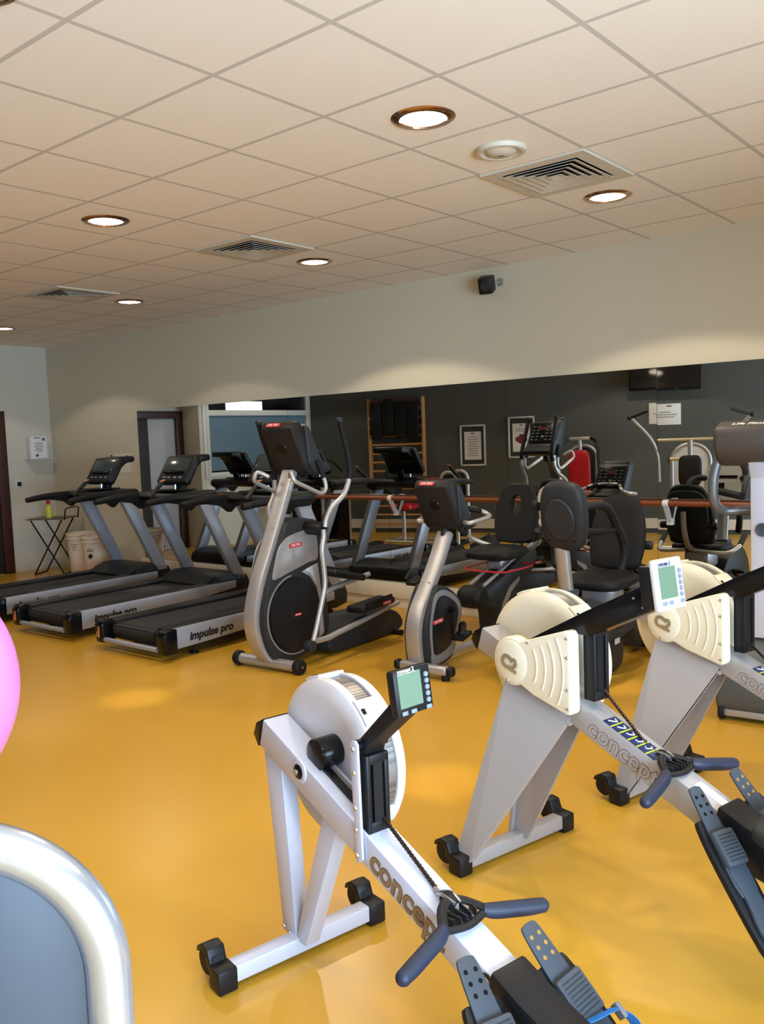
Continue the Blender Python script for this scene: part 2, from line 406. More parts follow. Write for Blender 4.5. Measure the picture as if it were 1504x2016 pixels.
# right wall: daylight windows
q = B(); WIN = [(-2.2, -0.6), (-0.4, 1.2), (1.4, 3.0)]
zb, zw = 0.12, 2.60
ys = [-4.2]+[v for w in WIN for v in w]+[YM]
for i in range(0, len(ys), 2): q.box((XR+0.1, (ys[i]+ys[i+1])/2, HC/2), (0.2, ys[i+1]-ys[i], HC))
for w0, w1 in WIN:
    q.box((XR+0.1, (w0+w1)/2, zb/2), (0.2, w1-w0, zb)); q.box((XR+0.1, (w0+w1)/2, (HC+zw)/2), (0.2, w1-w0, HC-zw))
struct(q.obj('wall_right', wall_m))
for k, (w0, w1) in enumerate(WIN):
    q = B(); yc = (w0+w1)/2
    for y in (w0+0.03, yc, w1-0.03): q.box((XR+0.1, y, (zb+zw)/2), (0.06, 0.06, zw-zb), bev=0.004)
    for z in (zb+0.03, zw-0.03): q.box((XR+0.1, yc, z), (0.06, w1-w0, 0.06), bev=0.004)
    f = q.obj('window_%d' % (k+3), frame_wh); struct(f)
    B().box((XR+0.1, yc, (zb+zw)/2), (0.006, w1-w0-0.06, zw-zb-0.06)).obj('pane', pane_m, f)

# wooden plinth below the mirror
q = B(); q.box(((-9.02+XR)/2, YM-0.03, 0.165), (XR+9.02, 0.06, 0.14), bev=0.004); q.box(((-9.02+XR)/2, YM-0.02, 0.048), (XR+9.02, 0.04, 0.096), bev=0.003)
struct(q.obj('trim_3', white_wood))
struct(B().box((-10.0, YM-0.012, 0.05), (1.96, 0.024, 0.1), bev=0.004).obj('baseboard_back', wall_m))
# mirror panels
for i in range(9):
    xa = -9.0+i*1.287
    o = B().box((0, 0.006, 0), (1.284, 0.012, 1.78)).obj('wall_mirror', mirror_m)
    o.location = (xa+0.6435, YM-0.014, 1.13)
    if i == 4: o.rotation_euler = (math.radians(0.04), 0, 0)
    if i in (5,): o.rotation_euler = (math.radians(-0.05), 0, math.radians(0.0))
    wh = ['behind the left treadmill', 'behind the middle treadmill', 'behind the right treadmill', 'left of the wall-bar reflection, behind the elliptical', 'behind the upright bike console', 'behind the two black recumbent seats', 'at the right edge of the photo'][i] if i < 7 else 'beyond the right edge of the photo'
    tag(o, 'tall mirror panel '+wh, 'mirror', 'mirror panels along the back wall')
# ballet barre on brackets
br_ = thing('ballet_barre', 'long round reddish-brown wooden handrail on white brackets before the mirror', 'handrail', (0, YM-0.1, 1.03))
B().cyl((-8.2, 0, 0), (XR-0.2, 0, 0), 0.021, n=16).obj('rail', barre_wood, br_)
for xb in (-7.7, -5.05, -3.84, -2.47, -1.2, 0.1, 1.4):
    q = B(); q.cyl((xb-0.022, 0, 0), (xb+0.022, 0, 0), 0.028, n=18, bev=0.004)
    q.taper([(xb-0.014, -0.02, -0.02), (xb+0.014, -0.02, -0.02), (xb+0.014, 0.022, -0.02), (xb-0.014, 0.022, -0.02)], [(xb-0.014, 0.058, -0.14), (xb+0.014, 0.058, -0.14), (xb+0.014, 0.084, -0.13), (xb-0.014, 0.084, -0.13)])
    q.box((xb, 0.075, -0.14), (0.05, 0.02, 0.05), bev=0.004)
    q.obj('bracket', white_pl, br_)

# ------------------------------------------------------------------ ceiling fittings
lights = [(-2.315, 3.155, 'nearest and largest, above the middle'), (-2.312, 4.96, 'beside the large square vent, at the right'), (-4.70, 3.14, 'in the ceiling at left, nearer than the vents'), (-4.74, 4.99, 'at middle, right of the middle square vent'),
          (-7.15, 4.98, 'right of the farthest square vent'), (-9.49, 4.94, 'cut by the left edge of the photo'), (-2.60, 1.33, 'just above the top left corner of the photo'), (-7.1, 3.15, 'beyond the left edge of the photo'), (-9.5, 3.15, 'beyond the left edge, nearest the door wall'), (0.1, 1.35, 'behind the viewer, nearer the windows'), (0.1, 3.15, 'beyond the right edge, in the middle row'), (0.1, 4.96, 'beyond the right edge, nearest the mirror'), (-4.8, 1.33, 'beyond the left edge, near the dark wall')]
ring_m = mat('bronze_chrome_ring', (190, 150, 120), 0.12, 0.95)
for lx, ly, wh in lights:
    t = thing('ceiling_downlight', 'recessed downlight with bronze rim, '+wh, 'ceiling light', (lx, ly, HC), group='recessed ceiling downlights')
    B().lathe([(0.100, -0.001), (0.104, -0.011), (0.128, -0.009), (0.141, -0.001)], (0, 0, 0), 'z', 40).obj('trim_ring', ring_m, t)
    B().lathe([(0.0, -0.006), (0.06, -0.006), (0.102, -0.003)], (0, 0, 0), 'z', 32).obj('diffuser', lamp_on, t)
    ld = bpy.data.lights.new('downlight_lamp', 'SPOT'); ld.energy = 88; ld.color = (1.0, 0.87, 0.70); ld.spot_size = math.radians(128); ld.spot_blend = 0.12; ld.shadow_soft_size = 0.07
    if ly > 4.5: ld.energy = 104
    if lx < -6.5: ld.energy = 40; ld.color = (1.0, 0.88, 0.74)
    lo = bpy.data.objects.new('downlight_lamp', ld); COL.objects.link(lo); lo.location = (lx, ly, HC-0.02); lo['kind'] = 'light'
    lc = bpy.data.lights.new('downlight_core', 'SPOT'); lc.energy = 200; lc.color = (1.0, .86, .68); lc.spot_size = math.radians(11); lc.spot_blend = 1.0; lc.shadow_soft_size = 0.04
    l2 = bpy.data.objects.new('downlight_core', lc); COL.objects.link(l2); l2.location = (lx, ly, HC-0.02); l2['kind'] = 'light'
for cx, cy, wh in ((GX+0.3, GY+2.1, 'large and near, above the mirror at the right'), (GX-2.1, GY+2.1, 'in the middle of the ceiling'), (GX-4.5, GY+2.1, 'farthest, at the left')):
    t = thing('ceiling_vent', 'square white ceiling air vent, '+wh, 'air vent', (cx, cy, HC), group='square ceiling air vents')
    q = B()
    for k in range(1):
        for a, b_, c, d in ((-0.3, 0.3, -0.3, -0.225), (-0.3, 0.3, 0.225, 0.3), (-0.3, -0.225, -0.225, 0.225), (0.225, 0.3, -0.225, 0.225)):
            q.box(((a+b_)/2, (c+d)/2, -0.006), (b_-a, d-c, 0.012))
    q.obj('frame', grid_m, t)
    B().box((0, 0, -0.001), (0.45, 0.45, 0.002)).obj('duct_opening', black_pl, t)
    for k in range(5):
        r0 = 0.215-k*0.043; r1 = r0-0.034; q = B()
        def V(x, y, z): return q.bm.verts.new((x, y, z))
        c0 = [(-r0, -r0), (r0, -r0), (r0, r0), (-r0, r0)]; c1 = [(-r1, -r1), (r1, -r1), (r1, r1), (-r1, r1)]
        lo_ = [V(x, y, -0.016) for x, y in c0]; hi_ = [V(x, y, -0.004) for x, y in c1]; lo2 = [V(x, y, -0.019) for x, y in c0]; hi2 = [V(x, y, -0.007) for x, y in c1]
        for i in range(4):
            j = (i+1) % 4; q.bm.faces.new((lo_[i], lo_[j], hi_[j], hi_[i])); q.bm.faces.new((lo2[i], lo2[j], hi2[j], hi2[i])); q.bm.faces.new((lo_[i], lo_[j], lo2[j], lo2[i])); q.bm.faces.new((hi_[i], hi_[j], hi2[j], hi2[i]))
        bmesh.ops.recalc_face_normals(q.bm, faces=q.bm.faces[:])
        q.obj('louvre', grid_m, t)
t = thing('ceiling_speaker', 'round cream disc air valve between the largest downlight and the square vent', 'air valve', (-2.30, 3.76, HC))
B().lathe([(0.0, -0.002), (0.07, -0.002), (0.10, -0.022), (0.118, -0.02), (0.125, -0.001)], (0, 0, 0), 'z', 40).obj('rim', grid_m, t)
B().lathe([(0.0, -0.032), (0.05, -0.030), (0.075, -0.014), (0.076, -0.004)], (0, 0, 0), 'z', 40).obj('disc', grid_m, t)
B().box((0, 0, -0.033), (0.03, 0.005, 0.002), rot=Euler((0, 0, 0.6))).obj('slot', black_pl, t)

# small black wall speaker
t = thing('wall_speaker', 'small black box speaker on a bracket high on the wall above the mirror', 'speaker', (-3.93, YM, 2.79))
rt = Euler((math.radians(22), 0, math.radians(18)))
B().box((0, -0.135, 0), (0.115, 0.13, 0.13), rot=rt, bev=0.012).obj('cabinet', black_pl, t)
B().lathe([(0, 0), (0.035, 0), (0.04, 0.006)], (0, 0, 0), 'y', 24).xf(Matrix.Translation((0, -0.135, 0)) @ rt.to_matrix().to_4x4() @ Matrix.Translation((0, -0.070, 0))).obj('driver', char_pl, t)
B().cyl((0.03, -0.08, 0.02), (0.05, 0, 0.03), 0.008).box((0.05, -0.005, 0.03), (0.05, 0.01, 0.06), bev=0.003).obj('bracket', tube_sil, t)

# ------------------------------------------------------------------ left wall things
t = thing('paper_holder', 'white paper sheet holder box with printed notice on the left wall by the corner', 'paper holder', (XL, 6.06, 1.62))
B().box((0.05, 0.0, -0.005), (0.09, 0.27, 0.29), bev=0.01).obj('box', white_pl, t)
B().box((0.100, 0.0, -0.152), (0.19, 0.34, 0.006)).obj('ledge', white_pl, t)
B().box((0.097, -0.01, 0.01), (0.002, 0.22, 0.29)).obj('notice', paper, t)
q = B()
for i, w in enumerate((0.12, 0.10, 0.14, 0.09, 0.12, 0.08)): q.box((0.0985, -0.01, 0.06-i*0.022), (0.001, w, 0.007))
q.box((0.0985, -0.03, 0.13), (0.001, 0.09, 0.012)); q.box((0.0985, 0.06, 0.11), (0.001, 0.04, 0.035)); q.box((0.0985, -0.04, -0.10), (0.001, 0.04, 0.035), rot=Euler((0.7, 0, 0)))
q.obj('print', mat('grey_print', (96, 90, 100), 0.6), t)
t = thing('light_switch', 'white switch plate with black rocker on the left wall beside the door', 'switch', (XL, 5.79, 1.155))
B().box((0.006, 0, 0), (0.012, 0.095, 0.095), bev=0.003).obj('plate', white_pl, t); B().box((0.014, 0, 0), (0.006, 0.055, 0.055), bev=0.002).obj('rocker', black_pl, t)
t = B().box((-9.42, YM-0.003, 1.39), (0.46, 0.003, 0.24)).obj('poster', mat('poster_cream', (224, 216, 196), 0.7)); tag(t, 'landscape notice sheet on the back wall behind the left treadmill console', 'poster')
q = B().box((-9.60, YM-0.006, 1.485), (0.05, 0.001, 0.025)).box((-9.27, YM-0.006, 1.475), (0.05, 0.001, 0.02)); q.obj('print', MATS['grey_print'], t)
B().box((-9.43, YM-0.006, 1.455), (0.11, 0.001, 0.03)).obj('orange_heading', mat('faded_orange', (226, 150, 110), 0.6), t)
B().box((-9.20, YM-0.006, 1.455), (0.03, 0.001, 0.04)).obj('emblem', brown_wood, t)
# folding side table + spray bottle
t = thing('folding_table', 'small black folding metal table with a raised back rail in the left corner', 'table', (-10.42, 5.90, 0), (0.83, 0.56))
B().box((0, 0, 0.715), (0.50, 0.42, 0.014), bev=0.005).obj('tabletop', mat('table_top_grey', (84, 80, 70), 0.4), t)
for sy in (-0.18, 0.18):
    B().tube([(-0.20, sy, 0.70), (0.20, sy, 0.012)], 0.010, 8).obj('leg', black_gl, t); B().tube([(0.20, sy*0.9, 0.70), (-0.20, sy*0.9, 0.012)], 0.010, 8).obj('leg', black_gl, t)
B().tube([(0.20, -0.18, 0.012), (0.20, 0.18, 0.012)], 0.010, 8).tube([(-0.20, -0.16, 0.012), (-0.20, 0.16, 0.012)], 0.010, 8).obj('foot_bar', black_gl, t)
B().tube([(0.25, -0.19, 0.70), (0.27, -0.19, 0.83), (0.27, -0.15, 0.845), (0.27, 0.15, 0.845), (0.27, 0.19, 0.83), (0.25, 0.19, 0.70)], 0.009, 8).obj('back_rail', black_gl, t)
t = thing('spray_bottle', 'yellow spray bottle with red trigger head on the folding table', 'spray bottle', (-10.42, 5.86, 0.722))
B().lathe([(0.0, 0.0), (0.040, 0.0), (0.043, 0.02), (0.043, 0.10), (0.035, 0.135), (0.018, 0.16), (0.015, 0.175)], (0, 0, 0), 'z', 24).obj('bottle_body', bottle_m, t)
B().cyl((0, 0, 0.172), (0, 0, 0.198), 0.019).box((-0.012, 0, 0.215), (0.075, 0.024, 0.030), bev=0.006).tube([(-0.03, 0, 0.21), (-0.045, 0, 0.19), (-0.042, 0, 0.17)], 0.006, 8).obj('trigger_head', red_pl, t)
# bins
def bin_(x, y, label, mark):
    t = thing('waste_bin', label, 'bin', (x, y, 0), (0.45, -0.9), group='cream waste bins under the back wall')
    q = B(); q.lathe([(0.0, 0.0), (0.15, 0.0), (0.185, 0.50), (0.195, 0.505), (0.198, 0.53), (0.186, 0.535), (0.180, 0.50), (0.145, 0.02), (0.0, 0.02)], (0, 0, 0), 'z', 36)
    q.obj('bucket', tub_m, t)
    q = B().tube([(0.194*math.cos(a), 0.194*math.sin(a), 0.468) for a in [2*PI*i/30 for i in range(30)]], 0.006, 8, closed=True); q.obj('rib', tub_m, t)
    if mark:
        B().box((0.176, 0, 0.30), (0.004, 0.055, 0.05), rot=Euler((0.6, -0.07, 0)), bev=0.008).obj('printed_emblem', brown_wood, t)
        q = B().box((0.180, 0, 0.365), (0.002, 0.085, 0.012)); q.box((0.181, 0, 0.39), (0.002, 0.06, 0.008)).obj('printed_line', MATS['grey_print'], t)
    else:
        q = B()
        for i in range(3): q.box((0.184-i*0.0015, 0, 0.40-i*0.03), (0.002, 0.09-i*0.02, 0.007))
        q.obj('printed_line', MATS['grey_print'], t)
bin_(-9.96, 6.02, 'cream plastic waste bin nearest the folding table', False)
bin_(-9.42, 5.90, 'cream plastic waste bin with a brown printed emblem, behind the left treadmill post', True)
# ------------------------------------------------------------------ rowers
def rower(label, O, h, old):
    t = thing('rowing_machine', label, 'rowing machine', (O[0], O[1], 0), h)
    fm = rower_sil if old else rower_gry
    pl = light_pl if old else beige_pl
    if old: A, S, Bb, cz, cx, R = .690, .372, .592, .62, .06, .243
    else:   A, S, Bb, cz, cx, R = .812, .398, .716, .745, .07, .25
    S2 = .36 if old else .40
    w = 0.046
    zt = lambda x: A-S*x
    zb = lambda x: Bb-S2*x
    # beam with perpendicular nose
    B().prism([(-.105, zt(-.105)), (.95, zt(.95)), (.95, zb(.95)), (-.135, zb(-.135))], -w, w, bev=.006).obj('main_beam', fm, t)
    B().prism([(-.104, zt(-.104)+.002), (-.148, zt(-.104)-.02), (-.168, zb(-.135)+.028), (-.140, zb(-.135)-.006)], -w-.001, w+.001, bev=.003).obj('nose_cap', black_gl, t)
    nrm = Vector((S, 0, 1)).normalized(); al = Vector((1, 0, -S)).normalized()
    # flywheel housing : two shells and the perforated band
    c = (cx, 0, cz)
    B().lathe([(0.0, .058), (R-.05, .058), (R-.02, .063), (R-.004, .076), (R, .092), (R-.002, .100), (R-.012, .102)], c, 'y', 64).obj('near_shell', pl, t)
    B().lathe([(R-.014, .158), (R-.002, .158), (R, .166), (R-.006, .19), (R-.025, .205), (0.0, .208)], c, 'y', 64).obj('far_shell', pl, t)
    B().lathe([(R-.012, .100), (R-.010, .102), (R-.010, .158), (R-.012, .160)], c, 'y', 64).obj('perforated_band', perf, t)
    for a0, a1 in ((0.62, 0.98), (1.72, 2.05), (-0.72, -0.45)):
        n = 8; q = B()
        inner = [(cx+(R-.013)*math.cos(a0+(a1-a0)*i/n), cz+(R-.013)*math.sin(a0+(a1-a0)*i/n)) for i in range(n+1)]
        outer = [(cx+(R+.006)*math.cos(a0+(a1-a0)*i/n), cz+(R+.006)*math.sin(a0+(a1-a0)*i/n)) for i in range(n, -1, -1)]
        q.prism(inner+outer, .082, .178, bev=.004)
        am = (a0+a1)/2
        k = q.obj('clamp', pl, t)
        B().box((cx+(R+.004)*math.cos(am), .094, cz+(R+.004)*math.sin(am)), (.008, .012, .018), rot=Euler((0, -am, 0))).obj('slot', black_gl, k)
    # chain channel and hub
    if old:
        B().cyl((.135, -.016, .672), (.135, .060, .672), .046, n=28, bev=.004).obj('hub_cover', black_gl, t)
        B().box((.25, .004, zt(.25)+.002), (.27, .022, .014), rot=Euler((0, math.atan(S), 0))).obj('chain_slot', black_gl, t)
        B().box((.25, .026, zt(.25)+.004), (.30, .006, .016), rot=Euler((0, math.atan(S), 0))).obj('slot_edge', tube_sil, t)
        B().lathe([(0.0, -.058), (.016, -.058), (.022, -.054), (.026, -.046)], (.098, 0, .622), 'y', 24).obj('axle_bush', black_gl, t)
        B().lathe([(0.0, -.064), (.008, -.064), (.009, -.058)], (.098, 0, .622), 'y', 6).obj('axle_nut', bolt_m, t)
        B().lathe([(.026, -.052), (.034, -.050), (.036, -.046)], (.098, 0, .622), 'y', 24).obj('axle_collar', fm, t)
        # upright side plate with screws
        B().prism([(.368, .775), (.376, .786), (.392, .789), (.402, .78), (.406, .468), (.378, .448)], -.056, -.048, bev=.002).obj('side_plate', fm, t)
        bolts(t, [(.384, -.056, z) for z in (.765, .700, .605, .545, .475)], .007)
        # chain guide box
        q = B(); q.box((.385, 0, .640), (.06, .030, .20)); gx, g0, g1 = .392, .532, .748
    else:
        # chain cover with raised ribs
        cc = (.101, .771)
        arc = [(cc[0]+.088*math.cos(a), cc[1]+.088*math.sin(a)) for a in [math.radians(62+i*(236/20)) for i in range(21)]]
        rr = .016
        poly = arc+[(.20, .668), (.355, .632), (.368, .634), (.376, .648), (.374, .905), (.366, .918), (.35, .919), (.20, .868)]
        B().prism(poly, -.100, -.050, bev=.010, seg=3).obj('chain_cover', pl, t)
        B().lathe([(0.0, -.106), (.068, -.105), (.080, -.099), (.086, -.09)], (cc[0], 0, cc[1]), 'y', 40).obj('cover_boss', pl, t)
        for k, r_ in enumerate((.125, .165, .205, .245)):
            n = 12
            B().tube([(cc[0]+r_*math.cos(a), -.1005, cc[1]+.002+r_*math.sin(a)) for a in [-.47+(.97)*i/n for i in range(n+1)]], .0035, 8).obj('moulded_rib', pl, t)
        bolts(t, [(.362, -.100, z) for z in (.895, .83, .72, .655)]+[(.185, -.100, .852), (.085, -.105, .700)], .006)
        text_obj('emblem', 'C2', .066, mat('polished_emblem', (205, 200, 188), .15, .9), t, frameM((.060, -.107, .776), (1, 0, -.30), (.30, 0, 1)), ext=.003, bold=.0035, label='polished metal emblem')
        q = B(); q.box((.40, 0, .79), (.04, .030, .22)); gx, g0, g1 = .402, .680, .925
    zc = (g0+g1)/2; hh = g1-g0
    q.box((gx, -.030, zc), (.048, .015, hh), bev=.004); q.box((gx, .030, zc), (.048, .015, hh), bev=.004)
    q.box((gx, 0, g1-.014), (.048, .075, .028), bev=.005); q.box((gx, 0, g0+.016), (.048, .075, .032), bev=.005); q.box((gx-.018, 0, zc), (.012, .06, hh-.02))
    q.obj('chain_guide', black_pl, t)
    # front legs and foot bar
    if old:
        B().prism([(-.150, zb(-.15)+.03), (-.045, zb(-.045)+.02), (.000, .055), (-.075, .055)], -.026, .026, bev=.004).obj('leg', fm, t)
        B().prism([(.195, zb(.195)+.03), (.264, zb(.264)+.03), (.052, .055), (-.004, .055)], -.026, .026, bev=.004).obj('leg', fm, t)
        bolts(t, [(-.062, -.03, .075), (-.03, -.03, .065)], .007)
    else:
        th = .012
        tp = [(.035, zb(.035)+.02), (.325, zb(.325)+.02)]
        q = B(); q.taper([(tp[0][0], -.050, tp[0][1]), (tp[1][0], -.050, tp[1][1]), (tp[1][0], -.050+th, tp[1][1]), (tp[0][0], -.050+th, tp[0][1])],
                         [(-.045, -.262, .05), (.030, -.262, .05), (.030, -.262+th, .05), (-.045, -.262+th, .05)])
        q.taper([(tp[1][0]-.03, -.050, tp[1][1]), (tp[1][0], -.050, tp[1][1]), (tp[1][0], -.028, tp[1][1]), (tp[1][0]-.03, -.028, tp[1][1])],
                [(.018, -.262, .05), (.030, -.262, .05), (.030, -.236, .05), (.018, -.236, .05)])
        q.obj('leg', fm, t)
        q = B(); q.taper([(tp[0][0], .050, tp[0][1]), (tp[1][0], .050, tp[1][1]), (tp[1][0], .050-th, tp[1][1]), (tp[0][0], .050-th, tp[0][1])],
                         [(-.045, .035, .05), (.035, .035, .05), (.035, .035-th, .05), (-.045, .035-th, .05)])
        q.taper([(tp[0][0], .050, tp[0][1]), (tp[0][0]+.02, .050, tp[0][1]), (tp[0][0]+.02, .020, tp[0][1]), (tp[0][0], .020, tp[0][1])],
                [(-.045, .035, .05), (-.033, .035, .05), (-.033, .005, .05), (-.045, .005, .05)])
        q.obj('leg', fm, t)
        B().box((.17, 0, zb(.17)-.002), (.34, .11, .012), rot=Euler((0, math.atan(S2), 0)), bev=.003).obj('leg_flange', fm, t)
    B().box((-.008, 0, .043), (.052, .52, .05), bev=.004).obj('foot_bar', fm, t)
    for s in (-1, 1):
        B().box((-.008, s*.272, .036), (.066, .062, .070), bev=.006).obj('end_cap', black_pl, t)
        q = B(); q.lathe([(0, -.024), (.038, -.024), (.043, -.018), (.043, .018), (.038, .024), (0, .024)], (-.075, s*.272, .062), 'y', 24); q.obj('caster_wheel', black_rb, t)
        B().prism([(-.035, .04), (-.035, .07), (-.05, .11), (-.085, .113), (-.118, .095), (-.126, .075), (-.112, .078), (-.09, .096), (-.066, .086), (-.058, .05)], s*.272-.028, s*.272+.028, bev=.004).obj('wheel_hood', black_pl, t)
    # handle on its rest
    hx, hz = (.735, .425) if old else (.715, .525)
    sgn = 1
    grips = B()
    for s in (-1, 1):
        g = B(); g.tube([(hx+.012, s*.062-.012, hz+.012), (hx+.024, s*.090-.012, hz+.004), (hx+.036, s*.135-.012, hz-.004), (hx+.047, s*.18-.012, hz-.012), (hx+.057, s*.222-.012, hz-.018)], [.014, .019, .020, .020, .020, .018], 16, smooth=4)
        g.ball((hx+.057, s*.223-.012, hz-.0183), .0185, 16).obj('hand_grip', navy_rb, t)
    q = B(); q.tube([(hx+.016, -.080, hz+.014), (hx-.026, -.046, hz+.028), (hx-.042, -.010, hz+.034), (hx-.030, .026, hz+.028), (hx+.014, .058, hz+.014)], .008, 10, smooth=4, rb=.013)
    q.tube([(hx+.016, -.080, hz+.008), (hx+.030, -.011, hz+.004), (hx+.014, .058, hz+.008)], .009, 10, smooth=4, rb=.011)
    for y in (-.052, -.032, -.011, .010, .032): q.box((hx-.006+abs(y+.011)*.12, y, hz+.014), (.062-abs(y+.011)*.5, .005, .022), rot=Euler((0, 0, (y+.011)*-7)), bev=.001)
    q.obj('handle_yoke', black_pl, t)
    grips.bm.free()
    # handle rest + swivel
    q = B(); q.box((hx-.075, 0, hz+.0), (.055, .058, .035), rot=Euler((0, math.atan(S), 0)), bev=.01); q.lathe([(0, -.011), (.020, -.011), (.024, 0), (.020, .011), (0, .011)], (hx-.055, 0, hz+.026), 'y', 20)
    q.obj('handle_rest', black_pl, t)
    B().tube([(hx-.085, .008, hz+.034), (hx-.055, .012, hz+.042), (hx-.02, .008, hz+.034)], .004, 8, smooth=3).tube([(hx-.085, -.008, hz+.034), (hx-.055, -.012, hz+.042), (hx-.02, -.008, hz+.034)], .004, 8, smooth=3).cyl((hx-.105, 0, hz+.037), (hx-.085, 0, hz+.033), .006, n=10).obj('swivel_link', bolt_m, t)
    # chain : links
    p0 = Vector((gx, .016, g0+.045)); p1 = Vector((hx-.105, .004, hz+.037)); n = 46; q = B()
    for i in range(n):
        p = p0.lerp(p1, (i+.5)/n); d = (p1-p0)/n
        q.box(p, (d.length*1.05, .0105 if i % 2 else .005, .0055 if i % 2 else .0095), rot=Euler((0, math.atan2(-(d.z), d.x), 0)))
    q.obj('chain', mat('oiled_chain', (60, 44, 36), .35, .7), t)
    # side lettering
    exv, eyv = al, nrm
    o_ = Vector((.43 if old else .405, -w-.0005, (zt(.43)+zb(.43))/2-.002 if old else (zt(.405)+zb(.405))/2-.004))
    M = frameM(o_, exv, eyv)
    if old:
        text_obj('side_lettering', 'concept', .092, out_txt, t, M, ext=.0003, bold=.0032, sx=1.03, label='bronze lettering with dark outline')
        text_obj('side_lettering_fill', 'concept', .092, gold_txt, t, frameM(o_+Vector((0, -.0008, 0)), exv, eyv), ext=.0003, bold=.0012, sx=1.03)
    else:
        text_obj('side_lettering', 'concept', .088, out_txt, t, M, ext=.0003, bold=.0026, sx=1.03, label='outlined grey lettering')
        text_obj('side_lettering_fill', 'concept', .088, fm, t, frameM(o_+Vector((0, -.0008, 0)), exv, eyv), ext=.0003, bold=.0010, sx=1.03)
    o2 = Vector((.83, -w-.0005, (zt(.83)+zb(.83))/2))
    text_obj('side_numeral', '2', .095, blk_txt, t, frameM(o2, exv, eyv), ext=.0004, bold=.001, label='black numeral 2')
    if not old:
        # technique decal on top face
        L0, L1 = .462, .665
        for k in range(6):
            x0 = L0+(L1-L0)*k/6; x1 = L0+(L1-L0)*(k+.86)/6; xm = (x0+x1)/2
            M = Matrix.Translation((xm, -.012, zt(xm)+.0009)) @ Euler((0, math.atan(S), 0)).to_matrix().to_4x4()
            q = B().box((0, 0, 0), ((x1-x0)*1.07, .062, .0012)).xf(M); d_ = q.obj('technique_decal', decal_b, t)
            if k < 5:
                B().box((.018, 0, .0004), (.0045, .062, .0014)).xf(M).obj('yellow_band', decal_y, d_)
                B().tube([(-.008, -.014+.003*k, 0), (.002, .0-.002*k, 0), (.010, .012, 0)], .0022, 6).tube([(.010, .012, 0), (-.006+.002*k, .018, 0)], .0022, 6).xf(M @ Matrix.Translation((0, 0, .001))).obj('rower_pictogram', wht_txt, d_)
            else:
                q = B()
                for i in range(5): q.box((-.012+i*.006, 0, .0004), (.002, .045-(i % 2)*.01, .0014))
                q.xf(M).obj('fine_print', btn_gry, d_)
        xm = .86
        B().box((0, .004, 0), (.17, .034, .0014)).xf(Matrix.Translation((xm, 0, zt(xm)+.001)) @ Euler((0, math.atan(S), 0)).to_matrix().to_4x4()).obj('white_label', wht_txt, t, label='white printed label strip')
    # monitor and arm
    if old:
        q = B(); q.prism([(.365, .752), (.405, .748), (.415, .772), (.555, .888), (.552, .925), (.520, .915), (.375, .782)], -.032, .032, bev=.004); q.obj('monitor_arm', black_pl, t)
        B().cyl((.385, -.05, .772), (.385, .05, .772), .016, n=18).obj('arm_pivot', black_gl, t)
        q = B(); q.box((0, 0, 0), (.030, .132, .128), bev=.006); q.box((-.020, 0, .01), (.03, .11, .10), bev=.008); q.xf(Matrix.Scale(.90, 4))
        MM = Matrix.Translation((.548, .012, .946)) @ Euler((0, math.radians(-6), 0)).to_matrix().to_4x4() @ Matrix.Rotation(.03, 4, 'X')
        mface, fx, cm, tm_ = black_pl, .0155, black_pl, wht_txt; KS = Matrix.Scale(.90, 4)
    else:
        q = B(); q.prism([(.10, .825), (.20, .880), (.40, .985), (.630, 1.096), (.670, 1.095), (.672, 1.035), (.655, 1.020), (.42, .906), (.352, .903), (.13, .826)], -.056, .034, bev=.004); q.obj('monitor_arm', black_gl, t)
        bolts(t, [(.60, -.056, 1.055), (.635, -.056, 1.030)], .005)
        q = B(); q.box((0, 0, 0), (.022, .136, .158), bev=.007)
        MM = Matrix.Translation((.690, -.008, 1.104)) @ Euler((0, math.radians(-8), 0)).to_matrix().to_4x4()
        qq = B().box((-.034, -.004, -.005), (.05, .12, .135), bev=.01).xf(MM); qq.obj('monitor_back', black_pl, t)
        mface, fx, cm, tm_ = white_pl, .0115, white_pl, decal_b; KS = Matrix.Identity(4)
    mon = q.xf(MM).obj('performance_monitor', mface, t); MM = MM @ KS
    B().box((fx, -.012, .006), (.002, .082, .096)).xf(MM).obj('screen', lcd, mon, label='pale green LCD screen')
    q = B()
    for i in range(5): q.lathe([(0, .004), (.007, .004), (.008, 0)], (fx, .048, .036-i*.018), 'x', 14)
    q.xf(MM).obj('round_buttons', btn_gry, mon)
    q = B()
    for y in (-.040, -.008, .048): q.box((fx+.001, y, -.056), (.004, .020, .012), bev=.002)
    q.xf(MM).obj('square_buttons', btn_gry, mon)
    text_obj('monitor_lettering', 'concept 2', .015, tm_, mon, MM @ frameM((fx+.001, -.052, .0605 if old else .064), (0, 1, 0), (0, 0, 1)), ext=.0004, bold=.0003)
    B().box((fx+.001, -.020, .0525 if old else .057), (.001, .064, .0014)).xf(MM).obj('underline', tm_, mon)
    # foot stretcher
    fx0, fz0 = (.945, .33) if old else (.955, .425); ux, uz = (.968, .300) if old else (.95, .40)
    B().prism([(fx0-.07, fz0+.055), (fx0+.02, fz0+.02), (fx0+.12, fz0-.01), (fx0+.28, fz0-.02), (fx0+.28, fz0-.16), (fx0-.02, fz0-.11), (fx0-.09, fz0-.02)], -.055, .055, bev=.010).obj('frame_cover', black_pl, t)
    ang = math.radians(44 if old else 50)
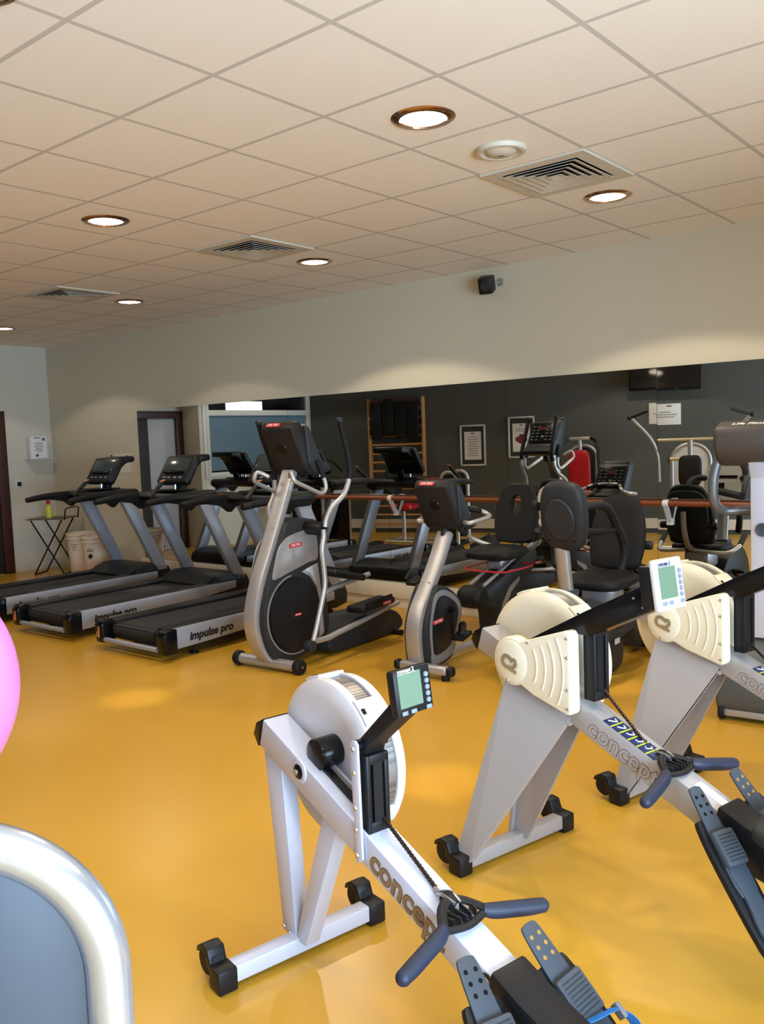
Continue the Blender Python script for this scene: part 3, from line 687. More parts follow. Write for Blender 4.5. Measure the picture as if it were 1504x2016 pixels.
    for s in (-1, 1):
        # plate plane: local u down the plate, v lateral, n normal
        M = Matrix.Translation((ux, s*.120, uz)) @ Euler((0, ang, 0)).to_matrix().to_4x4() @ Euler((0, 0, math.radians(6*s))).to_matrix().to_4x4()
        q = B(); q.prism(smooth2([(-.07, -.052), (-.085, -.03), (-.085, .03), (-.07, .052), (.05, .060), (.26, .052), (.275, .03), (.275, -.03), (.26, -.052), (.05, -.060)], 3), -.022, -.004, plane='xy', bev=.003)
        q.xf(M); fp = q.obj('footboard', black_pl, t)
        q = B(); q.prism(smooth2([(-.160, -.027), (-.176, -.014), (-.176, .014), (-.160, .027), (-.06, .032), (.02, .040), (.13, .036), (.13, -.036), (.02, -.040), (-.06, -.036)], 3), -.003, .004, plane='xy', bev=.0015)
        q.xf(M); q.obj('heel_tongue', slate_pl, fp)
        q = B()
        for i in range(3):
            for y in (-.014, .014): q.lathe([(0, .0050), (.0052, .0050), (.0055, .0045)], (-.146+i*.025, y, 0), 'z', 14)
        q.xf(M).obj('adjustment_hole', black_gl if s < 0 else mat('hole_ochre', (150, 110, 50), .6), fp)
        q = B(); q.box((.005, 0, .012), (.100, .088, .022), bev=.008); q.xf(M).obj('strap_pad', slate_pl, fp)
        q = B()
        for i in range(8): q.box((-.030+i*.010, 0, .0235), (.003, .066, .002), bev=.0008)
        q.xf(M).obj('pad_rib', char_pl, fp)
        q = B(); q.prism(smooth2([(.05, -.036), (.05, .036), (.14, .030), (.22, .040), (.26, .024), (.26, -.024), (.22, -.040), (.14, -.030)], 3), -.003, .008, plane='xy', bev=.002); q.xf(M).obj('sole_insert', slate_pl, fp)
        if old:
            q = B(); q.tube([(.035, -.052, .0), (.05, -.050, .030), (.062, .0, .040), (.07, .046, .030), (.068, .064, .0), (.085, .095, -.015), (.12, .12, -.02), (.17, .13, -.05)], .0015, 6, smooth=4, rb=.016, ref=(0, 0, 1)); q.xf(M).obj('foot_strap', blue_strap, fp)
            B().box((.085, .092, -.010), (.036, .014, .024), bev=.003).xf(M).obj('buckle', mat('grey_buckle', (110, 112, 118), .4), fp)
    # monorail, seat and rear foot
    rz = fz0-.075
    B().box((1.62, 0, rz), (1.30, .042, .085), bev=.004).obj('monorail', tube_sil if False else fm, t)
    q = B(); q.superbox((1.16 if not old else 1.66, 0, rz+.125), (.28, .33, .06), e=.5); st = q.obj('seat', char_pl, t)
    B().box((1.16 if not old else 1.66, 0, rz+.065), (.20, .12, .07), bev=.01).obj('seat_carriage', black_pl, t)
    B().prism([(2.18, rz+.04), (2.25, rz+.04), (2.29, .04), (2.22, .04)], -.022, .022, bev=.004).obj('rear_leg', fm, t)
    B().cyl((2.255, -.16, .028), (2.255, .16, .028), .026, n=16, bev=.004).obj('rear_foot', black_pl, t)
    return t
r1h = (.9767, -.2145)
rower('white and silver rowing machine nearest the viewer, with black monitor and blue foot straps', (-1.878, 1.80), r1h, True)
r2h = (.971, -.239)
r2 = rower('beige and grey rowing machine in the middle, with white monitor on a long black arm', (-1.696, 2.756), r2h, False)
dup(r2, (-1.49, 3.64, 0), r2h, 'beige rowing machine cut by the right edge of the photo, farthest of three', 'beige rowing machines')
r2['group'] = 'beige rowing machines'

# ------------------------------------------------------------------ treadmills
def treadmill(label, loc, h):
    t = thing('treadmill', label, 'treadmill', loc, h, 'treadmills in a row before the mirror')
    # deck + belt
    B().box((.98, 0, .150), (1.88, .58, .105), bev=.01).obj('deck', black_pl, t)
    q = B(); q.box((.93, 0, .208), (1.70, .52, .012), bev=.004); q.cyl((.075, -.26, .165), (.075, .26, .165), .045, n=20); q.obj('running_belt', belt_m, t)
    for s in (-1, 1):
        q = B(); q.prism([(.06, .235), (1.84, .245), (1.84, .205), (.06, .195)], s*.345-.075, s*.345+.075, bev=.010); q.obj('foot_rail', black_pl, t)
        q = B(); q.prism([(.035, .075), (.045, .225), (.065, .236), (1.84, .240), (1.84, .165), (1.4, .13), (.4, .085)], s*.418-.012, s*.418+.012, bev=.008); sk = q.obj('side_rail', tread_sil, t)
        if True:
            y = -.4305 if s < 0 else .4305; ex = (1, 0, .012) if s < 0 else (-1, 0, -.012)
            text_obj('rail_lettering', 'impulse pro', .085, blk_txt, sk, frameM((.23 if s < 0 else .80, y, .150), ex, (0, 0, 1)), ext=.0005, bold=.0038, shear=.2, sx=1.04)
        q = B(); q.prism([(-.02, .06), (-.03, .20), (-.01, .235), (.09, .242), (.09, .06)], s*.40-.075, s*.40+.028, bev=.010); ec = q.obj('rear_cap', black_gl, t)
        if s > 0:
            q = B(); q.tube([(-.034, s*.375-.012, .19), (-.034, s*.375-.012, .11)], .005, 6).tube([(-.034, s*.375-.012, .11), (-.034, s*.375+.018, .115), (-.034, s*.375+.010, .145), (-.034, s*.375-.012, .145)], .005, 6); q.obj('orange_mark', orange_m, ec)
        B().cyl((.32, s*.36, 0), (.32, s*.36, .012), .035, n=16).cyl((.32, s*.36, .012), (.32, s*.36, .10), .008, n=8).obj('levelling_foot', black_rb, t)
        B().cyl((1.86, s*.35, .035), (1.86, s*.30, .035), .035, n=18).obj('front_wheel', black_rb, t)
    B().cyl((.0, -.34, .085), (.0, .34, .085), .020, n=14).obj('rear_crossbar', tread_sil, t)
    # motor hood
    q = B(); q.taper([(1.50, -.36, .235), (1.50, .36, .235), (1.62, .36, .285), (1.62, -.36, .285)], [(1.50, -.36, .20), (1.50, .36, .20), (1.62, .36, .20), (1.62, -.36, .20)])
    q.prism([(1.55, .16), (1.60, .275), (1.72, .315), (1.90, .315), (2.02, .27), (2.05, .20), (2.04, .10), (1.9, .075), (1.6, .085)], -.40, .40, bev=.02); q.obj('motor_hood', black_pl, t)
    # slanted uprights
    for s in (-1, 1):
        q = B(); q.prism([(1.455, 1.03), (1.610, 1.03), (2.00, .24), (1.865, .24)], s*.37-.030, s*.37+.030, bev=.006); q.obj('upright', tread_sil, t)
        q = B(); q.tube([(.85, s*.39, 1.070), (1.05, s*.39, 1.092), (1.30, s*.385, 1.095), (1.62, s*.37, 1.09)], [.027, .034, .042, .050], 14, smooth=3, rb=None); q.prism([(1.25, 1.10), (1.66, 1.13), (1.68, 1.07), (1.60, 1.02), (1.43, 1.02), (1.36, .965), (1.27, 1.03), (1.1, 1.06)], s*.375-.035, s*.375+.035, bev=.012)
        q.obj('handrail', black_pl, t)
        if s > 0: continue
        q = B(); q.tube([(.96, -.31, 1.12), (1.04, -.30, 1.185), (1.12, -.29, 1.245)], [.020, .019, .022], 12, smooth=3); k = q.obj('control_lever', black_pl, t)
        B().box((1.125, -.29, 1.262), (.055, .035, .010), rot=Euler((0, -.25, 0)), bev=.004).obj('orange_pad', orange_m, k)
    q = B(); q.prism([(1.30, 1.09), (1.34, 1.135), (1.66, 1.145), (1.70, 1.10), (1.62, 1.05), (1.38, 1.045)], -.40, .40, bev=.02); q.obj('accessory_tray', black_pl, t)
    B().box((1.46, 0, 1.155), (.26, .42, .012), bev=.005).obj('tray_lip', black_gl, t)
    q = B(); q.cyl((1.55, 0, 1.13), (1.60, 0, 1.25), .045, n=18); q.obj('console_neck', black_pl, t)
    B().cyl((1.47, -.03, 1.14), (1.475, -.03, 1.215), .014, n=14).obj('chrome_stalk', chrome, t)
    # console : leaning tablet with forward hood
    MM = Matrix.Translation((1.55, 0, 1.335)) @ Euler((0, math.radians(32), 0)).to_matrix().to_4x4()
    q = B(); q.box((0, 0, 0), (.075, .46, .31), bev=.03, seg=3).xf(MM); q.prism([(1.60, 1.475), (1.79, 1.488), (1.805, 1.465), (1.80, 1.425), (1.70, 1.415), (1.60, 1.34)], -.19, .19, bev=.014)
    cs = q.obj('console', black_pl, t)
    B().box((-.040, 0, .045), (.004, .36, .13), bev=.002).xf(MM).obj('display', lcd_dark, cs)
    B().box((-.050, 0, -.045), (.03, .30, .016), bev=.006).xf(MM).obj('reading_ledge', black_gl, cs)
    q = B()
    for y in (-.12, -.04, .05, .12):
        q.box((-.040, y, -.095), (.004, .04, .016), bev=.002)
    q.xf(MM).obj('button_row', btn_gry, cs)
    return t
T3 = treadmill('right treadmill of the row, beside the elliptical trainer, lettering fully visible', (-5.70, 3.79, 0), (0.0, 1))
dup(T3, (-6.985, 3.79, 0), (-.025, 1), 'middle treadmill of the three in the row')
dup(T3, (-8.25, 3.79, 0), (-.03, 1), 'left treadmill of the row, nearest the door and the waste bins')
# ------------------------------------------------------------------ elliptical trainer
def ellip_console(t, ox, oz, sc=1.0, name='console'):
    # leaning console: origin at neck top; user side towards +x
    K = Matrix.Translation((ox, 0, oz)) @ Matrix.Scale(sc, 4)
    q = B(); q.prism([(-.17, .32), (-.13, .375), (-.07, .375), (-.03, .33), (.10, .06), (.17, .0), (.15, -.03), (.02, -.035), (-.04, .02)], -.165, .165, bev=.022, seg=3); q.xf(K); c = q.obj(name, brownblack, t)
    q = B(); q.prism([(-.03, .345), (.02, .33), (.16, .07), (.26, .02), (.25, -.02), (.16, -.045), (.06, -.03), (.0, .05)], -.185, .185, bev=.018, seg=3); q.xf(K); f = q.obj('console_bezel', char_pl, t)
    B().lathe([(0, -.002), (.045, -.002), (.05, .004)], (0, 0, 0), 'x', 24).xf(K @ Matrix.Translation((-.1065, .0, .17)) @ Euler((0, math.radians(-23.4), 0)).to_matrix().to_4x4()).obj('fan_grille', black_gl, c)
    MM = K @ Matrix.Translation((.095, 0, .215)) @ Euler((0, math.radians(-28), 0)).to_matrix().to_4x4()
    B().box((0, 0, 0), (.006, .31, .24), bev=.004).xf(MM).obj('key_panel', black_gl, f)
    q = B()
    for r in range(5):
        for y in (-.12, -.06, .06, .12): q.box((.005, y, -.09+r*.04), (.003, .028, .008))
    q.xf(MM).obj('key_marks', btn_gry, f)
    B().box((.005, 0, .05), (.003, .10, .03)).xf(MM).obj('led_window', mat('red_led_window', (90, 20, 18), .3), f)
    B().box((.005, -.01, -.05), (.003, .034, .018)).xf(MM).obj('start_key', mat('green_key', (120, 160, 120), .4), f)
    q = B().cyl((.02, 0, -.10), (.06, 0, .0), .035, n=16); q.xf(K).obj('console_neck', black_pl, t)
    badge(c, (ox-.153*sc, .03, oz+.350*sc), (0, -1, 0), (.59, 0, .81), .15*sc)
    return c, f, K

def column(t, front, thick, w, m=silver):
    # plate-like curved mast: front edge path, constant thickness behind
    P = cr([Vector((a, b_, 0)) for a, b_ in front], 4); off = []
    for i, p in enumerate(P):
        d = (P[min(i+1, len(P)-1)]-P[max(i-1, 0)]).normalized(); n = Vector((-d.y, d.x, 0)); off.append(p+n*thick)
    q = B(); q.prism([(p.x, p.y) for p in P]+[(p.x, p.y) for p in reversed(off)], -w, w, bev=.012, seg=2)
    return q.obj('mast', m, t)

t = E_ = thing('elliptical_trainer', 'silver and black elliptical cross trainer with tall swinging arms, right of the treadmills', 'elliptical trainer', (-4.48, 4.08, 0), (-.0645, .998))
column(t, [(.29, 1.385), (.21, 1.225), (.13, 1.065), (.02, .85), (-.09, .645), (-.155, .465), (-.170, .33), (-.128, .185), (-.03, .050)], .055, .056)
bolts(t, [(.075, y, .985) for y in (-.03, .03)], .006, ax=(-.9, 0, .35), t=.008)
q = B().cyl((.0, -.27, .052), (.0, .27, .052), .038, n=22); q.obj('front_stabiliser', silver, t)
for s in (-1, 1):
    B().lathe([(0, -.028), (.045, -.028), (.052, -.018), (.052, .018), (.045, .028), (0, .028)], (.0, s*.285, .052), 'y', 26).obj('transport_wheel', black_rb, t)
    B().lathe([(0, .032), (.008, .032), (.009, .026)] if s > 0 else [(0, -.032), (.008, -.032), (.009, -.026)], (.0, s*.285, .052), 'y', 10).obj('axle_bolt', bolt_m, t)
q = B(); q.prism(smooth2([(.135, .985), (.175, 1.022), (.26, 1.040), (.382, 1.025), (.50, .975), (.525, .76), (.548, .40), (.55, .17), (.3, .055), (.1, .045), (-.02, .085), (-.090, .19), (-.122, .33), (-.112, .465), (-.040, .645), (.055, .83)], 3), -.10, .10, bev=.012); q.obj('drive_housing', char_pl, t)
for s in (-1, 1):
    y0, y1 = (-.108, -.098) if s < 0 else (.098, .108)
    q = B(); q.prism(smooth2([(-.028, .645), (.0, .74), (.035, .83), (.09, .89), (.16, .925), (.30, .945), (.43, .955), (.45, .90), (.452, .735), (.36, .715), (.24, .69), (.12, .665), (.03, .645)], 3), y0, y1, bev=.003); q.obj('side_panel', silver, t)
    q = B(); q.prism([(.27, .655), (.36, .68), (.45, .695), (.475, .5), (.49, .17), (.43, .15), (.455, .25), (.462, .37), (.43, .52), (.36, .61)], y0, y1, bev=.003); q.obj('side_panel', silver, t)
    c = (.185, 0, .367)
    rg = ring2((c[0], c[2]), .283, 48, math.radians(95), math.radians(300)); ri = ring2((c[0], c[2]), .275, 48, math.radians(95), math.radians(300))
    q = B(); q.prism(rg+list(reversed(ri)), y0, y1); q.obj('silver_arc', silver, t)
    q = B(); yy = (-.100, -.118, -.122) if s < 0 else (.100, .118, .122)
    q.lathe([(.262, yy[0]), (.258, yy[1]), (.07, yy[2]), (0, yy[2])] if s > 0 else [(0, yy[2]), (.07, yy[2]), (.258, yy[1]), (.262, yy[0])], c, 'y', 56); q.obj('drive_disc', black_pl, t)
    q = B(); q.lathe([(0, s*.128), (.056, s*.128), (.060, s*.121)] , c, 'y', 30); hb = q.obj('disc_hub', black_pl, t)
    badge(hb, (c[0], s*.1285, c[2]), (1 if s < 0 else -1, 0, 0), (0, 0, 1), .07)
    badge(t, (.215, s*.109, .855), (1 if s < 0 else -1, 0, .04 if s < 0 else -.04), (0, 0, 1), .135)
    # swinging arm, shoulder and link
    B().cyl((.36, s*.08, .965), (.36, s*.25, .955), .050, n=26, bev=.006).obj('arm_pivot', black_pl, t)
    ph = 0 if s < 0 else 1
    if s < 0:
        lo = [(.345, .955), (.345, .90), (.322, .815), (.330, .70), (.335, .564), (.300, .46), (.235, .30), (.185, .190)]
        up = [(.365, .97), (.38, 1.02), (.436, 1.094), (.53, 1.145), (.592, 1.185), (.635, 1.245), (.655, 1.29)]
        gr = [(.655, 1.29), (.672, 1.35), (.655, 1.47), (.61, 1.61), (.575, 1.72)]
    else:
        lo = [(.375, .955), (.38, .90), (.39, .815), (.44, .70), (.49, .58), (.48, .46), (.47, .36), (.46, .27)]
        up = [(.365, .97), (.35, 1.02), (.36, 1.10), (.40, 1.16), (.42, 1.20), (.43, 1.25), (.43, 1.30)]
        gr = [(.43, 1.30), (.43, 1.36), (.39, 1.47), (.33, 1.60), (.29, 1.72)]
    B().tube([(a, s*.262, b_) for a, b_ in lo], .019, 14, smooth=4).obj('swing_arm', tube_sil, t)
    B().tube([(a, s*.262, b_) for a, b_ in up], .019, 14, smooth=4).obj('swing_arm', tube_sil, t)
    g = B().tube([(a, s*.262, b_) for a, b_ in gr], .020, 14, smooth=4).obj('arm_grip', black_rb, t)
    B().lathe([(0, 0), (.024, .0), (.026, .02), (.018, .028), (0, .028)], (gr[-1][0], s*.262, gr[-1][1]-.01), 'z', 18).obj('grip_cap', char_pl, t)
    ez, ex_ = (.190, .185) if s < 0 else (.27, .46)
    B().cyl((ex_-.03, s*.225, ez-.03), (ex_-.03, s*.285, ez-.03), .040, n=22, bev=.005).obj('crank_roller', char_pl, t)
    pz = .30 if s < 0 else .47; px_ = .93 if s < 0 else 1.14
    B().tube([(ex_-.01, s*.262, ez), (ex_+.15, s*.26, ez-.01), (px_-.45, s*.25, ez+.0), (px_-.15, s*.235, pz-.085), (px_+.15, s*.225, pz-.05), (px_+.35, s*.22, pz-.03)], .021, 14, smooth=4).obj('foot_link', silver, t)
    tl = math.radians(-2 if s < 0 else 14)
    MP = Matrix.Translation((px_, s*.215, pz+.015)) @ Euler((0, tl, 0)).to_matrix().to_4x4()
    q = B(); q.box((0, 0, 0), (.42, .17, .055), bev=.022, seg=3); q.box((0, s*.078, .03), (.34, .016, .05), bev=.006); q.xf(MP); pd = q.obj('pedal', black_rb, t)
    badge(pd, MP @ Vector((.09, s*.0855, .002)), (1 if s < 0 else -1, 0, .03 if s < 0 else -.03), (0, 0, 1), .11)
q = B(); q.prism(smooth2([(.50, .03), (.50, .13), (.62, .145), (.80, .215), (1.05, .225), (1.30, .20), (1.42, .11), (1.40, .035), (1.2, .012), (.8, .012)], 3), -.16, .16, bev=.03, seg=3); q.obj('rear_base', char_pl, t)
B().cyl((1.30, -.24, .022), (1.30, .24, .022), .022, n=14).obj('rear_stabiliser', black_rb, t)
ellip_console(t, .335, 1.375, .92)
for s in (-1, 1):
    B().tube([(.20, s*.10, 1.335), (.15, s*.16, 1.37), (.145, s*.19, 1.31), (.27, s*.20, 1.255), (.41, s*.20, 1.205), (.465, s*.20, 1.24), (.458, s*.195, 1.30), (.44, s*.19, 1.35)], .0155, 12, smooth=4).obj('hand_rail', tube_sil, t)
    B().tube([(.452, s*.194, 1.315), (.43, s*.188, 1.38), (.405, s*.18, 1.44)], .018, 12).obj('rail_grip', black_rb, t)

# ------------------------------------------------------------------ star bike (semi recumbent, user faces the viewer)
def seat_back(t, x, z, w=.40, hgt=.46, slot=False, m=black_rb, tilt=12):
    M = Matrix.Translation((x, 0, z)) @ Euler((0, math.radians(tilt), 0)).to_matrix().to_4x4()
    out = [(-w*.36, -hgt/2), (-w*.46, -hgt*.38), (-w/2, -hgt*.15), (-w*.47, hgt*.15), (-w*.36, hgt*.40), (-w*.20, hgt/2), (w*.20, hgt/2), (w*.36, hgt*.40), (w*.47, hgt*.15), (w/2, -hgt*.15), (w*.46, -hgt*.38), (w*.36, -hgt/2)]
    o2 = smooth2(out, 3)
    q = B()
    if slot:
        # cushion with a wedge-shaped hole : two rings joined
        hole = smooth2([(-.045, .13), (.045, .13), (.03, .02), (.012, -.02), (-.012, -.02), (-.03, .02)], 6)
        n = len(o2); hh = [hole[int(i*len(hole)/n) % len(hole)] for i in range(n)]
        # align by angle
        import math as _m
        cxh = (0, .06)
        def nearest(p):
            a = _m.atan2(p[1]-.06, p[0]); r = .0
            k = 1.0
            dx, dy = _m.cos(a), _m.sin(a); r = 1/_m.sqrt((dx/.050)**2+(dy/.085)**2)
            return (dx*r, .06+dy*r)
        hh = [nearest(p) for p in o2]
        def V(p, t_, f=1.0): return q.bm.verts.new((t_, p[0]*f, p[1]*f))
        fo = [V(p, -.030, .94) for p in o2]; eo = [V(p, -.008) for p in o2]; go = [V(p, .018) for p in o2]; bo = [V(p, .035, .95) for p in o2]
        fi = [V(p, -.026) for p in hh]; bi = [V(p, .032) for p in hh]
        for i in range(n):
            j = (i+1) % n
            for a, b_ in ((fi, fo), (fo, eo), (eo, go), (go, bo), (bo, bi), (bi, fi)): q.bm.faces.new((a[i], a[j], b_[j], b_[i]))
        bmesh.ops.recalc_face_normals(q.bm, faces=q.bm.faces[:])
    else:
        def V(p, t_, f): return q.bm.verts.new((t_, p[0]*f, p[1]*f))
        Ls = [[V(p, tt, f) for p in o2] for tt, f in ((-.022, .55), (-.030, .85), (-.022, .96), (0, 1.0), (.022, .96), (.034, .8), (.036, .5))]
        n = len(o2)
        for a, b_ in zip(Ls, Ls[1:]):
            for i in range(n): q.bm.faces.new((a[i], a[(i+1) % n], b_[(i+1) % n], b_[i]))
        q.bm.faces.new(Ls[0]); q.bm.faces.new(Ls[-1]); bmesh.ops.recalc_face_normals(q.bm, faces=q.bm.faces[:])
    q.xf(M); return q.obj('backrest', m, t)

t = thing('exercise_bike', 'silver semi recumbent exercise bike with slotted black backrest, between elliptical and rowers', 'exercise bike', (-3.53, 4.5, 0), (-.03, 1))
column(t, [(.415, .925), (.285, .725), (.160, .565), (.055, .44), (.005, .32), (-.002, .22), (.012, .11), (.03, .05)], .055, .056)
bolts(t, [(.175, y, .60) for y in (-.03, .03)], .006, ax=(-.8, 0, .5), t=.008)
q = B(); q.prism(smooth2([(.135, .50), (.19, .575), (.29, .560), (.40, .495), (.468, .42), (.470, .34), (.42, .22), (.36, .10), (.30, .05), (.10, .035), (.05, .10), (.040, .30), (.085, .42)], 3), -.095, .095, bev=.012); q.obj('drive_housing', char_pl, t)
for s in (-1, 1):
    y0, y1 = (-.102, -.093) if s < 0 else (.093, .102)
    q = B(); q.prism(smooth2([(.105, .44), (.15, .525), (.24, .545), (.37, .49), (.445, .41), (.445, .34), (.39, .20), (.33, .09), (.10, .055), (.08, .15), (.070, .30)], 3), y0, y1, bev=.003); q.obj('side_panel', mat('mid_grey_panel', (126, 128, 132), .4, .2), t)
    y0, y1 = (-.106, -.10) if s < 0 else (.10, .106)
    q = B(); q.prism(smooth2([(.13, .43), (.17, .495), (.25, .505), (.36, .45), (.41, .39), (.40, .32), (.34, .20), (.27, .14), (.12, .12), (.095, .20), (.095, .32)], 3), y0, y1, bev=.003); q.obj('inset_panel', black_pl, t)
    badge(t, (.155 if s < 0 else .30, s*.107, .345), (1 if s < 0 else -1, 0, .05), (0, 0, 1), .12)
    cxz = (.30, .40)
    a = -PI/2-.15 if s < 0 else PI/2-.15
    pe = (cxz[0]+.17*math.cos(a), cxz[1]+.17*math.sin(a))
    B().tube([(cxz[0], s*.125, cxz[1]), (pe[0], s*.135, pe[1])], .016, 10, rb=.010).cyl((cxz[0], s*.10, cxz[1]), (cxz[0], s*.14, cxz[1]), .022, n=16).obj('crank', black_gl, t)
    B().box((pe[0]+.02, s*.20, pe[1]), (.13, .10, .030), rot=Euler((0, -.25, 0)), bev=.010).tube([(pe[0]-.04, s*.245, pe[1]+.02), (pe[0]+.01, s*.23, pe[1]+.075), (pe[0]+.06, s*.17, pe[1]+.075), (pe[0]+.07, s*.155, pe[1]+.02)], .006, 6, smooth=3, rb=.018).obj('pedal', black_rb, t)
    B().tube([(pe[0]+.08, s*.24, pe[1]+.01), (pe[0]+.11, s*.26, pe[1]-.05), (pe[0]+.12, s*.265, pe[1]-.08)], .004, 6, rb=.010).obj('pedal_strap', black_gl, t)
q = B(); q.box((.0, -.09, .062), (.062, .38, .062), bev=.02, seg=3); q.obj('front_stabiliser', silver, t)
for s in (-1, 1):
    B().box((.0, s*.21-.09, .062), (.066, .05, .066), bev=.020, seg=3).obj('end_cap', black_pl, t); B().cyl((.0, s*.17-.09, .0), (.0, s*.17-.09, .035), .028, n=16).obj('levelling_foot', black_rb, t)
B().box((.98, 0, .06), (1.35, .055, .05), bev=.012).obj('floor_tube', silver, t)
B().box((1.62, 0, .045), (.06, .48, .06), bev=.015).obj('rear_stabiliser', silver, t)
ellip_console(t, .40, .965, .84)
B().tube([(.43, -.165, .985), (.42, -.22, .985), (.55, -.245, 1.0), (.64, -.235, 1.01), (.655, -.20, 1.03), (.60, -.155, 1.06), (.52, -.10, 1.075), (.50, 0, 1.08), (.52, .10, 1.075), (.60, .155, 1.06), (.655, .20, 1.03), (.64, .235, 1.01), (.55, .245, 1.0), (.42, .22, .985), (.43, .165, .985)], .016, 12, smooth=4).obj('handlebar', tube_sil, t)
for s in (-1, 1): B().tube([(.625, s*.175, 1.048), (.53, s*.11, 1.073)], .020, 12).obj('handlebar_grip', black_rb, t)
# seat carriage
B().prism([(.72, .34), (.74, .42), (1.58, .68), (1.62, .62), (1.55, .50), (1.30, .38), (1.20, .06), (.98, .06), (.95, .28)], -.085, .085, bev=.02, seg=3).obj('seat_tower', char_pl, t)
B().lathe([(0, -.10), (.06, -.098), (.082, -.07), (.085, 0), (.082, .07), (.06, .098), (0, .10)], (.76, 0, .40), 'y', 28).obj('tower_nose', black_rb, t)
for s in (-1, 1):
    B().tube([(.82, s*.06, .475), (1.58, s*.06, .715)], .014, 8).obj('seat_track', tube_sil, t)
    B().prism([(.99, .10), (1.04, .30), (1.15, .42), (1.30, .48), (1.30, .45), (1.17, .38), (1.08, .28), (1.03, .10)], s*.088-.004, s*.088+.004).obj('silver_trim', silver, t)
B().box((1.20, 0, .625), (.26, .11, .06), rot=Euler((0, -.3, 0)), bev=.01).obj('seat_slider', silver, t)
q = B(); q.superbox((1.12, 0, .685), (.40, .42, .085), rot=Euler((0, -.05, 0)), e=.55); q.obj('seat_cushion', black_rb, t)
seat_back(t, 1.44, .955, .37, .46, True)
B().tube([(1.34, 0, .66), (1.44, 0, .74), (1.47, 0, .88)], .022, 12, smooth=3).obj('back_post', tube_sil, t)
for s in (-1, 1):
    B().tube([(1.36, s*.03, .68), (1.33, s*.16, .70), (1.25, s*.29, .76), (1.15, s*.34, .84)], .018, 12, smooth=4).obj('seat_side_handle', tube_sil, t)
    B().tube([(1.20, s*.318, .80), (1.12, s*.352, .865)], .022, 12).obj('handle_grip', char_pl, t)
B().tube([(.93, -.16, .565), (.98, -.20, .575), (1.10, -.21, .57), (1.35, -.18, .575), (1.36, .16, .575), (1.10, .2, .57), (.95, .16, .565)], .007, 8, smooth=3, closed=True).obj('adjust_loop', red_pl, t, label='red seat adjustment loop')

# ------------------------------------------------------------------ recumbent bike B
t = thing('exercise_bike', 'grey recumbent exercise bike with oval console back and tall black seat, behind the middle rower', 'exercise bike', (-2.575, 4.56, 0), (.0, 1))
q = B(); q.prism(smooth2([(.0, .10), (.02, .34), (.14, .50), (.32, .55), (.50, .50), (.66, .40), (.78, .20), (.76, .04), (.5, .015), (.1, .015)], 3), -.15, .15, bev=.045, seg=3); q.obj('drive_housing', char_pl, t)
B().box((.66, -.162, .22), (.07, .004, .035)).obj('model_label', white_pl, t)
q = B(); q.prism([(.18, .48), (.32, .50), (.35, .60), (.24, .60)], -.065, .065, bev=.01); q.obj('mast_collar', slate_pl, t)
B().tube([(.30, 0, .54), (.22, 0, 1.02)], .034, 20, rb=.048, ref=(1, 0, 0)).obj('mast', silver, t)
q = B(); q.superbox((.20, -.045, 1.07), (.12, .30, .44), rot=Euler((math.radians(6), math.radians(-14), 0)), e=.62); c_ = q.obj('console', char_pl, t)
B().lathe([(0, -.004), (.092, -.004), (.10, .004)], (0, 0, 0), 'x', 36).xf(Matrix.Translation((.132, -.045, 1.05)) @ Euler((0, math.radians(-14), 0)).to_matrix().to_4x4() @ Matrix.Diagonal((1, 1, 1.35, 1))).obj('console_back_dish', char_pl, c_)
bolts(c_, [(.135, y, z) for y in (-.15, .05) for z in (1.20,)]+[(.160, y, .92) for y in (-.13, .04)], .008, ax=(-1, 0, .2), t=.012, m=black_gl)
MM = Matrix.Translation((.258, 0, 1.08)) @ Euler((0, math.radians(-14), 0)).to_matrix().to_4x4()
q = B(); q.prism(smooth2([(-.14, -.15), (-.16, 0), (-.13, .15), (0, .19), (.13, .15), (.16, 0), (.14, -.15), (0, -.19)], 4), -.004, .006, plane='yz'); q.xf(MM); f_ = q.obj('console_face', white_pl, c_, label='white oval console face')
B().box((.008, 0, .06), (.004, .24, .022)).box((.008, .02, -.03), (.004, .07, .07)).xf(MM).obj('dark_display', black_gl, f_)
for s in (-1, 1):
    B().tube([(.22, s*.14, 1.12), (.30, s*.21, 1.13), (.40, s*.235, 1.10), (.50, s*.245, .98), (.58, s*.245, .88), (.60, s*.245, .78), (.58, s*.23, .70)], .026, 14, smooth=4).obj('handlebar', black_rb, t)
    B().tube([(.22, s*.12, .98), (.35, s*.19, .96), (.50, s*.24, .97)], .020, 12, smooth=3).obj('lower_bar', black_pl, t)
    a = 0.4 if s < 0 else .4+PI
    B().tube([(.36, s*.165, .30), (.36+.16*math.cos(a), s*.17, .30+.16*math.sin(a))], .015, 10).obj('crank', black_gl, t)
    B().box((.36+.16*math.cos(a), s*.225, .30+.16*math.sin(a)), (.12, .09, .03), bev=.01).obj('pedal', black_rb, t)
B().prism([(.70, .14), (.74, .28), (1.45, .44), (1.50, .36), (1.46, .05), (1.20, .05), (1.12, .20)], -.07, .07, bev=.015).obj('seat_rail', slate_pl, t)
B().box((1.05, 0, .485), (.24, .20, .14), bev=.02).obj('seat_carriage', silver, t)
B().box((1.10, 0, .41), (.30, .16, .05), bev=.01).obj('carriage_plate', tube_sil, t)
q = B(); q.superbox((1.02, 0, .575), (.44, .44, .09), rot=Euler((0, -.06, 0)), e=.6); q.obj('seat_cushion', black_rb, t)
seat_back(t, 1.30, .865, .40, .50, False, tilt=14)
q = B(); q.superbox((1.345, 0, .86), (.05, .33, .42), rot=Euler((0, math.radians(14), 0)), e=.55); q.obj('backrest_shell', char_pl, t)
